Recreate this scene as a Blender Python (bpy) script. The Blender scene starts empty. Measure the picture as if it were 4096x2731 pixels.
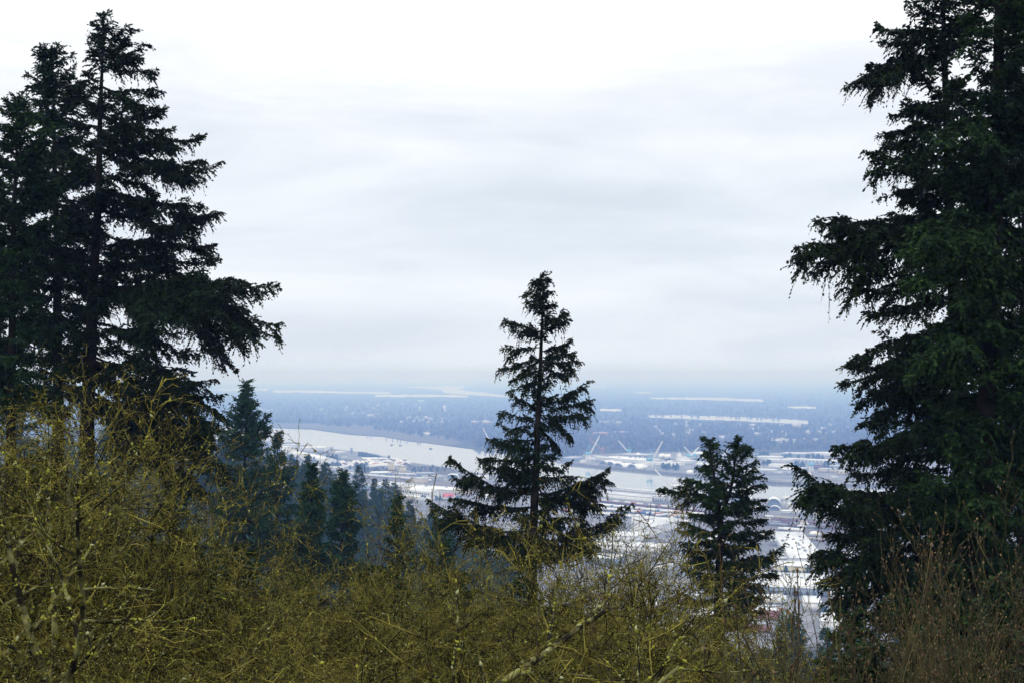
import bpy, math, random
import numpy as np
from mathutils import Vector

# ------------------------------------------------------------------ camera, sky, sun
SC = bpy.context.scene
F = 4096 * 50.0 / 36.0            # focal length in photograph pixels (50 mm lens)
HOR = 1495.0                      # horizon row in the photograph
H = 200.0                         # eye height above the valley floor
PIT = math.atan((HOR - 1365.5) / F)
cam_d = bpy.data.cameras.new("camera")
cam_d.lens = 50.0
cam_d.sensor_width = 36.0
cam_d.clip_start = 0.1
cam_d.clip_end = 400000.0
cam = bpy.data.objects.new("camera", cam_d)
SC.collection.objects.link(cam)
cam.location = (0, 0, H)
cam.rotation_euler = (math.pi / 2 + PIT, 0, 0)
SC.camera = cam

SUN_EL, SUN_AZ = math.radians(52), math.radians(205)   # azimuth clockwise from +Y
W = bpy.data.worlds.new("World")
SC.world = W
W.use_nodes = True
nt = W.node_tree
nt.nodes.clear()
def N(tree, typ, **kw):
    n = tree.nodes.new(typ)
    for k, v in kw.items():
        setattr(n, k, v)
    return n
out = N(nt, "ShaderNodeOutputWorld")
sky = N(nt, "ShaderNodeTexSky")
sky.sky_type = "NISHITA"
sky.sun_disc = False
sky.sun_elevation = SUN_EL
sky.sun_rotation = SUN_AZ
bg1 = N(nt, "ShaderNodeBackground")
bg1.inputs["Strength"].default_value = 0.1
nt.links.new(sky.outputs[0], bg1.inputs[0])
tc = N(nt, "ShaderNodeTexCoord")
sep = N(nt, "ShaderNodeSeparateXYZ")
nt.links.new(tc.outputs["Generated"], sep.inputs[0])
ramp = N(nt, "ShaderNodeValToRGB")          # cloud deck brightness with elevation
cr = ramp.color_ramp
cr.elements[0].position = 0.0
cr.elements[0].color = (0.57, 0.65, 0.76, 1)
cr.elements[1].position = 1.0
cr.elements[1].color = (1.15, 1.16, 1.18, 1)
for p, c in ((0.012, (0.63, 0.68, 0.755)), (0.06, (0.655, 0.695, 0.75)), (0.13, (0.65, 0.69, 0.735)), (0.2, (0.79, 0.80, 0.82)), (0.26, (0.90, 0.90, 0.91)), (0.45, (1.12, 1.13, 1.15))):
    e = cr.elements.new(p)
    e.color = (*c, 1)
nt.links.new(sep.outputs["Z"], ramp.inputs[0])
mp = N(nt, "ShaderNodeMapping")
mp.inputs["Scale"].default_value = (2.4, 2.4, 11.0)
mp.inputs["Location"].default_value = (3.1, 0.7, 1.4)
nt.links.new(tc.outputs["Generated"], mp.inputs[0])
nz = N(nt, "ShaderNodeTexNoise")
nz.inputs["Scale"].default_value = 1.35
nz.inputs["Detail"].default_value = 8
nz.inputs["Roughness"].default_value = 0.58
nz.inputs["Distortion"].default_value = 0.35
nt.links.new(mp.outputs[0], nz.inputs[0])
r2 = N(nt, "ShaderNodeValToRGB")
r2.color_ramp.elements[0].position = 0.36
r2.color_ramp.elements[0].color = (0.785, 0.815, 0.855, 1)
r2.color_ramp.elements[1].position = 0.62
r2.color_ramp.elements[1].color = (1, 1, 1, 1)
nt.links.new(nz.outputs[0], r2.inputs[0])
mul = N(nt, "ShaderNodeMix", data_type="RGBA", blend_type="MULTIPLY")
mul.inputs[0].default_value = 1.0
nt.links.new(ramp.outputs[0], mul.inputs[6])
nt.links.new(r2.outputs[0], mul.inputs[7])
bg2 = N(nt, "ShaderNodeBackground")
bg2.inputs["Strength"].default_value = 1.0
nt.links.new(mul.outputs[2], bg2.inputs[0])
mixs = N(nt, "ShaderNodeMixShader")
mixs.inputs[0].default_value = 0.95
nt.links.new(bg1.outputs[0], mixs.inputs[1])
nt.links.new(bg2.outputs[0], mixs.inputs[2])
nt.links.new(mixs.outputs[0], out.inputs[0])

sun_d = bpy.data.lights.new("sun", "SUN")
sun_d.energy = 0.6
sun_d.angle = math.radians(25)
sun_d.color = (1.0, 0.96, 0.9)
sun = bpy.data.objects.new("sun", sun_d)
SC.collection.objects.link(sun)
sdir = Vector((math.sin(SUN_AZ) * math.cos(SUN_EL), math.cos(SUN_AZ) * math.cos(SUN_EL), math.sin(SUN_EL)))
sun.rotation_euler = sdir.to_track_quat("Z", "Y").to_euler()
sun.location = (0, -40, 260)

SC.view_settings.view_transform = "Standard"
SC.view_settings.look = "None"
SC.view_settings.exposure = 0.5
SC.view_settings.gamma = 1.0
SC.view_settings.use_curve_mapping = False
cy = SC.cycles
cy.use_denoising = True
cy.volume_bounces = 6
cy.max_bounces = 10
cy.diffuse_bounces = 3
cy.glossy_bounces = 2
cy.transmission_bounces = 2
cy.transparent_max_bounces = 4

# ------------------------------------------------------------------ helpers
COL = SC.collection
RNG = np.random.default_rng(7)
random.seed(11)
CP, SP = math.cos(PIT), math.sin(PIT)

def ray(u, v):
    cx, cyy = (u - 2048.0) / F, (1365.5 - v) / F
    return (cx, CP - cyy * SP, SP + cyy * CP)
def At(u, v, d):                  # world point seen at photo pixel (u, v), d metres ahead
    r = ray(u, v)
    s = d / r[1]
    return np.array((r[0] * s, d, H + r[2] * s))
def G(u, v):                      # valley-floor point seen at photo pixel
    r = ray(u, v)
    s = H / -r[2]
    return np.array((r[0] * s, r[1] * s, 0.0))

def sstep(a, b, x):
    t = np.clip((x - a) / (b - a), 0, 1)
    return t * t * (3 - 2 * t)
PR_Y = [-400, -60, 0, 20, 60, 120, 250, 400, 600, 800, 950, 1020, 1e6]
PR_D = [-30, -6, 1.75, 7.2, 17, 34, 70, 104, 147, 178, 198, 200, 200]
PL_D = [-30, -6, 1.75, 6.2, 13.5, 22, 44, 84, 147, 178, 198, 200, 200]
SPX = [-400, -220, -135, -100, -38, 6, 60, 110]
SPA = [60, 96, 108, 92, 71, 44, 10, 0]
def terrain(x, y):
    x = np.asarray(x, float)
    y = np.asarray(y, float)
    t = sstep(-0.06, 0.06, x / np.maximum(np.abs(y), 15))
    dr = np.interp(y, PR_Y, PR_D)
    dl = np.interp(y, PR_Y, PL_D)
    z = H - (dr * t + dl * (1 - t))
    z = z + np.interp(x, SPX, SPA) * np.exp(-((y - 610) / 150.0) ** 2)
    hill = sstep(1000, 700, y)
    z = z + hill * (0.5 * np.sin(x * 0.11 + y * 0.07) + 0.9 * np.sin(x * 0.031 - y * 0.023)) * sstep(4, 40, y)
    return np.maximum(z, 0.0)
def tz(x, y):
    return float(terrain(x, y))

def link(o, parent=None):
    COL.objects.link(o)
    if parent is not None:
        o.parent = parent
    return o
def tag(o, label=None, cat=None, group=None, kind=None):
    if label: o["label"] = label
    if cat: o["category"] = cat
    if group: o["group"] = group
    if kind: o["kind"] = kind
    return o
def empty(name, loc, rz=0.0, label=None, cat=None, group=None):
    o = bpy.data.objects.new(name, None)
    o.empty_display_size = 0.5
    o.location = tuple(float(c) for c in loc)
    o.rotation_euler = (0, 0, rz)
    link(o)
    return tag(o, label, cat, group)
def mesh(name, V, Q=None, T=None, mats=(), qm=None, tm=None, polys=None, smooth=False):
    me = bpy.data.meshes.new(name)
    V = np.asarray(V, np.float32).reshape(-1, 3)
    loops, starts, mi = [], [], []
    n = 0
    if Q is not None and len(Q):
        Q = np.asarray(Q, np.int32).reshape(-1, 4)
        loops.append(Q.ravel())
        starts.append(n + np.arange(len(Q)) * 4)
        n += Q.size
        mi.append(np.zeros(len(Q), np.int32) if qm is None else np.asarray(qm, np.int32))
    if T is not None and len(T):
        T = np.asarray(T, np.int32).reshape(-1, 3)
        loops.append(T.ravel())
        starts.append(n + np.arange(len(T)) * 3)
        n += T.size
        mi.append(np.zeros(len(T), np.int32) if tm is None else np.asarray(tm, np.int32))
    if polys:
        for p in polys:
            idx, m = p
            loops.append(np.asarray(idx, np.int32))
            starts.append(np.array([n]))
            n += len(idx)
            mi.append(np.array([m], np.int32))
    L = np.concatenate(loops)
    S = np.concatenate(starts)
    me.vertices.add(len(V))
    me.vertices.foreach_set("co", V.ravel())
    me.loops.add(len(L))
    me.loops.foreach_set("vertex_index", L.astype(np.int32))
    me.polygons.add(len(S))
    me.polygons.foreach_set("loop_start", S.astype(np.int32))
    for m in mats:
        me.materials.append(m)
    me.polygons.foreach_set("material_index", np.concatenate(mi).astype(np.int32))
    if smooth:
        me.polygons.foreach_set("use_smooth", np.ones(len(S), bool))
    me.update(calc_edges=True)
    return me
def obj(name, me, parent=None):
    return link(bpy.data.objects.new(name, me), parent)

class MB:                          # collects simple solids, then one mesh
    def __init__(self):
        self.v, self.p = [], []
    def add(self, vs, fs, m=0):
        o = len(self.v)
        self.v += [tuple(map(float, a)) for a in vs]
        self.p += [([o + i for i in f], m) for f in fs]
    def box(self, x0, y0, z0, x1, y1, z1, m=0):
        v = [(x0, y0, z0), (x1, y0, z0), (x1, y1, z0), (x0, y1, z0), (x0, y0, z1), (x1, y0, z1), (x1, y1, z1), (x0, y1, z1)]
        self.add(v, [(0, 3, 2, 1), (4, 5, 6, 7), (0, 1, 5, 4), (1, 2, 6, 5), (2, 3, 7, 6), (3, 0, 4, 7)], m)
    def bar(self, a, b, r, m=0, r1=None, n=4):
        a, b = Vector(a), Vector(b)
        r1 = r if r1 is None else r1
        d = (b - a).normalized()
        s = d.cross(Vector((0, 0, 1)))
        if s.length < 1e-3: s = Vector((1, 0, 0))
        s.normalize()
        t = d.cross(s)
        vs = []
        for c, rr in ((a, r), (b, r1)):
            for k in range(n):
                an = 2 * math.pi * (k + 0.5) / n
                vs.append(c + s * math.cos(an) * rr + t * math.sin(an) * rr)
        fs = [(k, (k + 1) % n, n + (k + 1) % n, n + k) for k in range(n)]
        fs += [tuple(range(n))[::-1], tuple(range(n, 2 * n))]
        self.add(vs, fs, m)
    def cyl(self, x, y, z0, z1, r, m=0, n=16, r1=None):
        self.bar((x, y, z0), (x, y, z1), r, m, r1, n)
    def lathe(self, prof, c=(0, 0, 0), m=0, n=16, axis="z"):
        vs = []
        for (r, z) in prof:
            for k in range(n):
                an = 2 * math.pi * k / n
                q = (r * math.cos(an), r * math.sin(an), z)
                if axis == "x": q = (z, q[0], q[1])
                if axis == "y": q = (q[0], z, q[1])
                vs.append((c[0] + q[0], c[1] + q[1], c[2] + q[2]))
        fs = []
        for j in range(len(prof) - 1):
            for k in range(n):
                fs.append((j * n + k, j * n + (k + 1) % n, (j + 1) * n + (k + 1) % n, (j + 1) * n + k))
        fs += [tuple(range(n))[::-1], tuple(range((len(prof) - 1) * n, len(prof) * n))]
        self.add(vs, fs, m)
    def mesh(self, name, *mats):
        return mesh(name, self.v, polys=self.p, mats=mats)
    def build(self, name, mats, parent=None):
        if not isinstance(mats, (list, tuple)): mats = [mats]
        return obj(name, self.mesh(name, *mats), parent)

# ------------------------------------------------------------------ materials
MATS = {}
def mat(name, c, rough=0.8, c2=None, scale=0.5, spec=0.3, island=False, bump=0.0, detail=4.0, metal=0.0, coord="Object", lo=0.35, hi=0.65):
    if name in MATS: return MATS[name]
    m = bpy.data.materials.new(name)
    MATS[name] = m
    m.use_nodes = True
    t = m.node_tree
    b = t.nodes["Principled BSDF"]
    b.inputs["Base Color"].default_value = (*c, 1)
    b.inputs["Roughness"].default_value = rough
    b.inputs["Specular IOR Level"].default_value = spec
    b.inputs["Metallic"].default_value = metal
    if c2 is not None:
        mx = N(t, "ShaderNodeMix", data_type="RGBA")
        mx.inputs[6].default_value = (*c, 1)
        mx.inputs[7].default_value = (*c2, 1)
        if island:
            g = N(t, "ShaderNodeNewGeometry")
            src = g.outputs["Random Per Island"]
            if scale:
                co = N(t, "ShaderNodeTexCoord")
                nn = N(t, "ShaderNodeTexNoise")
                nn.inputs["Scale"].default_value = scale
                nn.inputs["Detail"].default_value = 2
                t.links.new(co.outputs[coord], nn.inputs["Vector"])
                mr0 = N(t, "ShaderNodeMapRange")
                mr0.inputs[1].default_value = 0.35
                mr0.inputs[2].default_value = 0.65
                t.links.new(nn.outputs[0], mr0.inputs[0])
                mm = N(t, "ShaderNodeMath", operation="MULTIPLY")
                t.links.new(src, mm.inputs[0])
                t.links.new(mr0.outputs[0], mm.inputs[1])
                src = mm.outputs[0]
            t.links.new(src, mx.inputs[0])
        else:
            co = N(t, "ShaderNodeTexCoord")
            nn = N(t, "ShaderNodeTexNoise")
            nn.inputs["Scale"].default_value = scale
            nn.inputs["Detail"].default_value = detail
            t.links.new(co.outputs[coord], nn.inputs["Vector"])
            mr = N(t, "ShaderNodeMapRange")
            mr.inputs[1].default_value = lo
            mr.inputs[2].default_value = hi
            t.links.new(nn.outputs[0], mr.inputs[0])
            t.links.new(mr.outputs[0], mx.inputs[0])
            if bump:
                bp = N(t, "ShaderNodeBump")
                bp.inputs["Strength"].default_value = bump
                t.links.new(nn.outputs[0], bp.inputs["Height"])
                t.links.new(bp.outputs[0], b.inputs["Normal"])
        t.links.new(mx.outputs[2], b.inputs["Base Color"])
    return m

M_fir_dark = mat("fir_needles_dark", (0.005, 0.010, 0.005), 0.6, (0.022, 0.046, 0.012), 0.35, 0.06, island=True)
M_fir_mid = mat("fir_needles_green", (0.006, 0.017, 0.007), 0.6, (0.038, 0.080, 0.018), 0.35, 0.06, island=True)
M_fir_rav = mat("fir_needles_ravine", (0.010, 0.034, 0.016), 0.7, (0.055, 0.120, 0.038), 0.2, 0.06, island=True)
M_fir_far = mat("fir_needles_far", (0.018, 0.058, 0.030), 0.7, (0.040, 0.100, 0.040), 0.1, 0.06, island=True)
M_bark = mat("fir_bark", (0.008, 0.007, 0.006), 0.95, (0.026, 0.021, 0.018), 3.0, 0.05, bump=0.6)
M_moss_bark = mat("mossy_bark", (0.010, 0.008, 0.005), 0.95, (0.34, 0.300, 0.060), 4.0, 0.1, lo=0.44, hi=0.70)  # dark tone is bare bark and also paints in shade between the branches
M_limb = mat("lichen_limb_bark", (0.014, 0.012, 0.008), 0.95, (0.27, 0.26, 0.10), 7.0, 0.1, lo=0.44, hi=0.70)
M_moss = mat("moss_tufts", (0.022, 0.026, 0.003), 1.0, (0.38, 0.38, 0.06), 4.0, 0.05, lo=0.40, hi=0.66)  # dark tuft tone also stands in for shade inside the thicket
M_lichen = mat("pale_lichen", (0.16, 0.17, 0.07), 1.0, (0.36, 0.37, 0.19), 0, 0.05, island=True)
M_bud_tan = mat("tan_buds", (0.10, 0.07, 0.015), 0.7, (0.32, 0.27, 0.05), 0, 0.2, island=True)
M_bud_pink = mat("pink_buds", (0.08, 0.045, 0.028), 0.7, (0.24, 0.17, 0.08), 0, 0.2, island=True)
M_red_bark = mat("red_brown_bark", (0.018, 0.013, 0.009), 0.8, (0.075, 0.052, 0.030), 5.0, 0.2)
M_olive_bark = mat("olive_bark", (0.020, 0.017, 0.009), 0.85, (0.095, 0.080, 0.030), 5.0, 0.2)
M_white = mat("white_metal", (0.80, 0.81, 0.82), 0.55, (0.70, 0.72, 0.74), 0.15)
M_white_roof = mat("white_roof", (0.86, 0.87, 0.88), 0.6, (0.70, 0.73, 0.77), 0.05, detail=8)
M_pale_roof = mat("pale_grey_roof", (0.62, 0.64, 0.68), 0.6, (0.50, 0.53, 0.58), 0.06, detail=8)
M_pale_wall = mat("pale_grey_wall", (0.55, 0.57, 0.60), 0.7, (0.46, 0.48, 0.52), 0.2)
M_grey = mat("grey_wall", (0.33, 0.35, 0.38), 0.75, (0.25, 0.27, 0.30), 0.2)
M_dark = mat("dark_steel", (0.05, 0.055, 0.065), 0.7, (0.09, 0.09, 0.10), 0.4)
M_blue_wall = mat("blue_grey_wall", (0.20, 0.26, 0.36), 0.7, (0.28, 0.34, 0.42), 0.2)
M_tan = mat("tan_wall", (0.52, 0.46, 0.38), 0.75, (0.44, 0.39, 0.32), 0.2)
M_cream = mat("cream_wall", (0.68, 0.62, 0.44), 0.75, (0.58, 0.53, 0.38), 0.2)
M_brick = mat("brick_wall", (0.36, 0.14, 0.10), 0.8, (0.28, 0.12, 0.09), 0.3)
M_red_roof = mat("red_roof", (0.60, 0.10, 0.08), 0.6, (0.50, 0.09, 0.07), 0.3)
M_rust = mat("rust", (0.20, 0.12, 0.10), 0.85, (0.15, 0.09, 0.08), 0.6)
M_orange = mat("orange_paint", (0.50, 0.19, 0.10), 0.6, (0.42, 0.17, 0.10), 0.5)
M_maroon = mat("maroon_paint", (0.17, 0.08, 0.08), 0.7, (0.13, 0.06, 0.06), 0.5)
M_bluep = mat("blue_paint", (0.07, 0.17, 0.42), 0.6, (0.06, 0.13, 0.32), 0.5)
M_crane_blue = mat("crane_blue_paint", (0.13, 0.42, 0.62), 0.5, (0.18, 0.48, 0.66), 0.4)
M_crane_red = mat("crane_red_paint", (0.34, 0.17, 0.16), 0.6, (0.30, 0.16, 0.15), 0.4)
M_crane_white = mat("crane_white_paint", (0.82, 0.83, 0.82), 0.5, (0.72, 0.73, 0.73), 0.4)
M_window = mat("window_glass", (0.06, 0.08, 0.11), 0.15, spec=0.6)
M_sphere = mat("white_tank_paint", (0.86, 0.86, 0.86), 0.45, (0.80, 0.80, 0.80), 0.3)

def seam(m, step, dark):
    t = m.node_tree
    b = t.nodes["Principled BSDF"]
    src = b.inputs["Base Color"].links[0].from_socket
    co = N(t, "ShaderNodeTexCoord")
    br = N(t, "ShaderNodeTexBrick")
    br.inputs["Scale"].default_value = 1.0
    br.inputs["Brick Width"].default_value = step
    br.inputs["Row Height"].default_value = step * 2.4
    br.inputs["Mortar Size"].default_value = 0.35
    br.inputs["Mortar Smooth"].default_value = 0.6
    br.offset = 0.0
    br.inputs["Color1"].default_value = (1, 1, 1, 1)
    br.inputs["Color2"].default_value = (.86, .87, .89, 1)
    br.inputs["Mortar"].default_value = (dark, dark, dark, 1)
    t.links.new(co.outputs["Object"], br.inputs["Vector"])
    mx = N(t, "ShaderNodeMix", data_type="RGBA", blend_type="MULTIPLY")
    mx.inputs[0].default_value = 1.0
    t.links.new(src, mx.inputs[6])
    t.links.new(br.outputs[0], mx.inputs[7])
    t.links.new(mx.outputs[2], b.inputs["Base Color"])
seam(M_white_roof, 7.0, .72)
seam(M_pale_roof, 9.0, .7)

# ------------------------------------------------------------------ ground, water, yards
def axis_grid(lims):
    a = [0.0]
    step = lims[0]
    while a[-1] < lims[2]:
        a.append(a[-1] + step)
        step = max(lims[0], a[-1] * lims[1])
    return np.array(a)
ax = axis_grid((4.0, 0.05, 160000.0))
xs = np.concatenate([-ax[::-1], ax[1:]])
ys = np.concatenate([-ax[(ax < 3000)][::-1], ax[1:]])
XX, YY = np.meshgrid(xs, ys)
ZZ = terrain(XX, YY)
nx, ny = len(xs), len(ys)
ii = np.arange(nx * ny).reshape(ny, nx)
Qg = np.stack([ii[:-1, :-1], ii[:-1, 1:], ii[1:, 1:], ii[1:, :-1]], -1).reshape(-1, 4)
M_ground = mat("earth_and_woodland", (0.022, 0.026, 0.014), 0.95, (0.060, 0.062, 0.040), 0.004, 0.05, detail=12)
me = mesh("ground", np.stack([XX, YY, ZZ], -1), Qg, mats=[M_ground], smooth=True)
tag(obj("ground", me), kind="structure")

def sheet(name, pts, z, m, thick=None):
    P = [G(*p) for p in pts]
    V = [(p[0], p[1], z) for p in P]
    o = obj(name, mesh(name, V, polys=[(list(range(len(V))), 0)], mats=[m]))
    return tag(o, kind="structure")

M_water = bpy.data.materials.new("river_water")
M_water.use_nodes = True
t = M_water.node_tree
b = t.nodes["Principled BSDF"]
b.inputs["Base Color"].default_value = (0.24, 0.27, 0.29, 1)
b.inputs["Roughness"].default_value = 0.06
b.inputs["IOR"].default_value = 1.33
co = N(t, "ShaderNodeTexCoord")
nn = N(t, "ShaderNodeTexNoise")
nn.inputs["Scale"].default_value = 0.08
nn.inputs["Detail"].default_value = 6
t.links.new(co.outputs["Object"], nn.inputs["Vector"])
bp = N(t, "ShaderNodeBump")
bp.inputs["Strength"].default_value = 0.06
bp.inputs["Distance"].default_value = 0.2
t.links.new(nn.outputs[0], bp.inputs["Height"])
t.links.new(bp.outputs[0], b.inputs["Normal"])

RIV_FAR = [(700, 1700), (1085, 1711), (1250, 1717), (1400, 1738), (1529, 1746), (1640, 1765), (1700, 1771), (1790, 1783), (1940, 1803), (2120, 1832), (2288, 1858), (2500, 1880), (2811, 1909), (2950, 1922), (3104, 1936), (3300, 1942), (3700, 1952), (4300, 1965)]
RIV_NEAR = [(700, 1750), (1058, 1762), (1190, 1769), (1295, 1789), (1370, 1798), (1500, 1813), (1562, 1834), (1628, 1846), (1790, 1867), (1925, 1891), (2200, 1917), (2413, 1940), (2663, 1963), (2900, 1983), (3053, 1992), (3155, 1999), (3600, 2014), (4300, 2030)]
sheet("river", RIV_FAR + RIV_NEAR[::-1], 0.25, M_water)
M_yard = mat("yard_asphalt", (0.10, 0.105, 0.12), 0.85, (0.24, 0.245, 0.26), 0.02, 0.2, detail=10)
M_ballast = mat("rail_ballast", (0.10, 0.095, 0.095), 0.95, (0.20, 0.18, 0.17), 0.05, 0.1, detail=10)
M_road = mat("road_asphalt", (0.20, 0.205, 0.215), 0.85, (0.26, 0.265, 0.275), 0.05, 0.2)
M_tanland = mat("dry_grass", (0.13, 0.12, 0.095), 0.95, (0.09, 0.088, 0.07), 0.01, 0.05, detail=8)
M_scrub = mat("scrub_land", (0.06, 0.06, 0.045), 0.95, (0.11, 0.09, 0.07), 0.03, 0.05, detail=8)
M_field = mat("pale_field", (0.60, 0.62, 0.64), 0.9, (0.46, 0.48, 0.48), 0.003, 0.1)
M_lawn = mat("lawn", (0.07, 0.12, 0.03), 0.95, (0.10, 0.15, 0.05), 0.05, 0.05)
sheet("yard", RIV_NEAR[1:] + [(4300, 2731), (2600, 2760), (1500, 2400), (1000, 1950)], 0.12, M_yard)
sheet("shipyard_ground", [(2210, 1846)] + RIV_FAR[10:] + [(4300, 1800), (3400, 1800), (3000, 1812), (2700, 1806), (2450, 1812), (2300, 1816)], 0.3, M_yard)
sheet("sandbank", [(1060, 1696), (1100, 1691), (1300, 1693), (1480, 1700), (1640, 1722), (1800, 1748), (1850, 1770), (1790, 1781), (1700, 1768), (1640, 1762), (1529, 1742), (1400, 1733), (1250, 1712), (1085, 1706)], 0.3, M_tanland)
sheet("scrub", [(1410, 1862), (1460, 1850), (1550, 1872), (1560, 1893), (1420, 1892)], 0.25, M_scrub)
sheet("scrub", [(1630, 1858), (1700, 1862), (1800, 1872), (1830, 1885), (1800, 1900), (1700, 1890), (1625, 1878)], 0.25, M_scrub)
sheet("rail_bed", [(1340, 1890), (1720, 1918), (2000, 1950), (2000, 1962), (1720, 1945), (1340, 1905)], 0.2, M_ballast)
sheet("rail_bed", [(2270, 1985), (2700, 2030), (2900, 2056), (2900, 2070), (2640, 2040), (2270, 2000)], 0.2, M_ballast)
sheet("rail_bed", [(2900, 2050), (3500, 2092), (3500, 2165), (2900, 2140)], 0.2, M_ballast)
sheet("road", [(1730, 2012), (1790, 2001), (1900, 2001), (2050, 2015), (2050, 2024), (1900, 2012), (1790, 2011), (1745, 2022)], 0.3, M_road)
sheet("road", [(3150, 2400), (3200, 2400), (3215, 2470), (3140, 2470)], 0.3, M_road)
sheet("lawn", [(3090, 2438), (3150, 2436), (3140, 2480), (3085, 2480)], 0.25, M_lawn)
M_lake = M_water
LIGHT = []                         # pale strips seen between the far woods: (polygon, kind)
rstrip = random.Random(4)
def strip(kind, pts):
    LIGHT.append(pts)
    q = []
    for a, b_ in zip(pts, pts[1:] + pts[:1]):
        n_ = max(1, int(abs(b_[0] - a[0]) / 14))
        for k in range(n_):
            f_ = k / n_
            j_ = 0 if k == 0 else rstrip.uniform(-1, 1) * min(1.6, (a[1] - HOR) * .03)
            q.append((a[0] + (b_[0] - a[0]) * f_, a[1] + (b_[1] - a[1]) * f_ + j_))
    pts = q
    sheet("lake" if kind == "w" else "field", pts, 0.3 if kind == "w" else 0.28, M_lake if kind == "w" else M_field)
strip("w", [(1628, 1545), (1760, 1542), (1860, 1541), (1855, 1551), (1830, 1556), (1950, 1570), (2100, 1586), (2250, 1592), (2250, 1602), (2100, 1592), (1950, 1583), (1880, 1578), (1780, 1570), (1755, 1556), (1690, 1551), (1630, 1551)])
strip("w", [(2590, 1660), (2700, 1657), (2900, 1665), (3130, 1675), (3236, 1682), (3236, 1694), (3100, 1690), (2900, 1680), (2700, 1672), (2600, 1668)])
strip("w", [(2600, 1588), (2750, 1587), (2900, 1589), (3050, 1596), (3055, 1605), (2900, 1600), (2750, 1597), (2600, 1594)])
strip("f", [(870, 1554), (1070, 1553), (1070, 1560), (870, 1561)])
strip("f", [(1095, 1560), (1300, 1562), (1450, 1566), (1560, 1566), (1560, 1574), (1400, 1572), (1250, 1569), (1095, 1567)])
strip("f", [(1500, 1578), (1700, 1576), (1870, 1580), (1870, 1587), (1700, 1585), (1500, 1586)])
strip("f", [(1220, 1509), (1390, 1511), (1390, 1519), (1220, 1516)])
strip("f", [(1640, 1519), (1750, 1522), (1745, 1528), (1640, 1525)])
strip("f", [(2400, 1634), (2480, 1635), (2490, 1643), (2400, 1642)])
strip("f", [(3150, 1624), (3260, 1626), (3265, 1633), (3150, 1630)])
strip("f", [(880, 1497.8), (930, 1498.5), (930, 1503), (880, 1503)])
strip("f", [(2340, 1542), (2420, 1544), (2420, 1549), (2340, 1547)])
strip("f", [(2540, 1566), (2610, 1568), (2610, 1572), (2540, 1571)])

# haze: one closed box of even air round camera, trees and valley
M_haze = bpy.data.materials.new("haze_air")
M_haze.use_nodes = True
t = M_haze.node_tree
t.nodes.clear()
o_ = N(t, "ShaderNodeOutputMaterial")
pv = N(t, "ShaderNodeVolumePrincipled")
pv.inputs["Color"].default_value = (0.29, 0.48, 1.0, 1)
pv.inputs["Absorption Color"].default_value = (0.89, 0.88, 1, 1)
pv.inputs["Density"].default_value = 2.3e-4
pv.inputs["Anisotropy"].default_value = 0.0
t.links.new(pv.outputs[0], o_.inputs["Volume"])
hz = MB()
hz.box(-170000, -3500, -1.0, 170000, 170000, 236.0)
tag(hz.build("haze", M_haze), kind="stuff")

# ------------------------------------------------------------------ foliage and wood geometry
def nrm(a):
    return a / np.maximum(np.linalg.norm(a, axis=-1, keepdims=True), 1e-9)
UP = np.array((0, 0, 1.0))
def rhombs(B, D, Ln, Wd, rng):
    R = rng.normal(size=B.shape)
    S = nrm(np.cross(D, R))
    M = B + D * (Ln * 0.45)[:, None]
    V = np.stack([B, M + S * Wd[:, None], B + D * Ln[:, None], M - S * Wd[:, None]], 1)
    return V.reshape(-1, 3)
def quad_idx(nv):
    return np.arange(nv).reshape(-1, 4)
def tubes(P0, P1, R0, R1, sides):
    P0, P1 = np.asarray(P0, float), np.asarray(P1, float)
    D = nrm(P1 - P0)
    ref = np.where(np.abs(D[:, 2:3]) > 0.9, np.array([[1.0, 0, 0]]), np.array([[0, 0, 1.0]]))
    S = nrm(np.cross(D, ref))
    Tt = np.cross(D, S)
    an = 2 * math.pi * np.arange(sides) / sides
    ring = S[:, None, :] * np.cos(an)[None, :, None] + Tt[:, None, :] * np.sin(an)[None, :, None]
    A = P0[:, None, :] + ring * np.asarray(R0)[:, None, None]
    Bq = P1[:, None, :] + ring * np.asarray(R1)[:, None, None]
    V = np.concatenate([A, Bq], 1)
    n = len(P0)
    k = np.arange(sides)
    q = np.stack([k, (k + 1) % sides, sides + (k + 1) % sides, sides + k], -1)
    Q = (np.arange(n) * 2 * sides)[:, None, None] + q[None]
    return V.reshape(-1, 3), Q.reshape(-1, 4)
def chain(P, R, sides=9):
    P, R = np.asarray(P, float), np.asarray(R, float)
    D = np.gradient(P, axis=0)
    D = nrm(D)
    S = nrm(np.cross(D, np.array((0.0, 1.0, 0.05))))
    Tt = np.cross(D, S)
    an = 2 * math.pi * np.arange(sides) / sides
    V = P[:, None, :] + (S[:, None, :] * np.cos(an)[None, :, None] + Tt[:, None, :] * np.sin(an)[None, :, None]) * R[:, None, None]
    n = len(P)
    k = np.arange(sides)
    q = np.stack([k, (k + 1) % sides, sides + (k + 1) % sides, sides + k], -1)
    Q = (np.arange(n - 1) * sides)[:, None, None] + q[None]
    return V.reshape(-1, 3), Q.reshape(-1, 4)
def merge(parts):
    Vs, Qs, o = [], [], 0
    for V, Q in parts:
        Vs.append(V)
        Qs.append(Q + o)
        o += len(V)
    return np.concatenate(Vs), np.concatenate(Qs)

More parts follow.
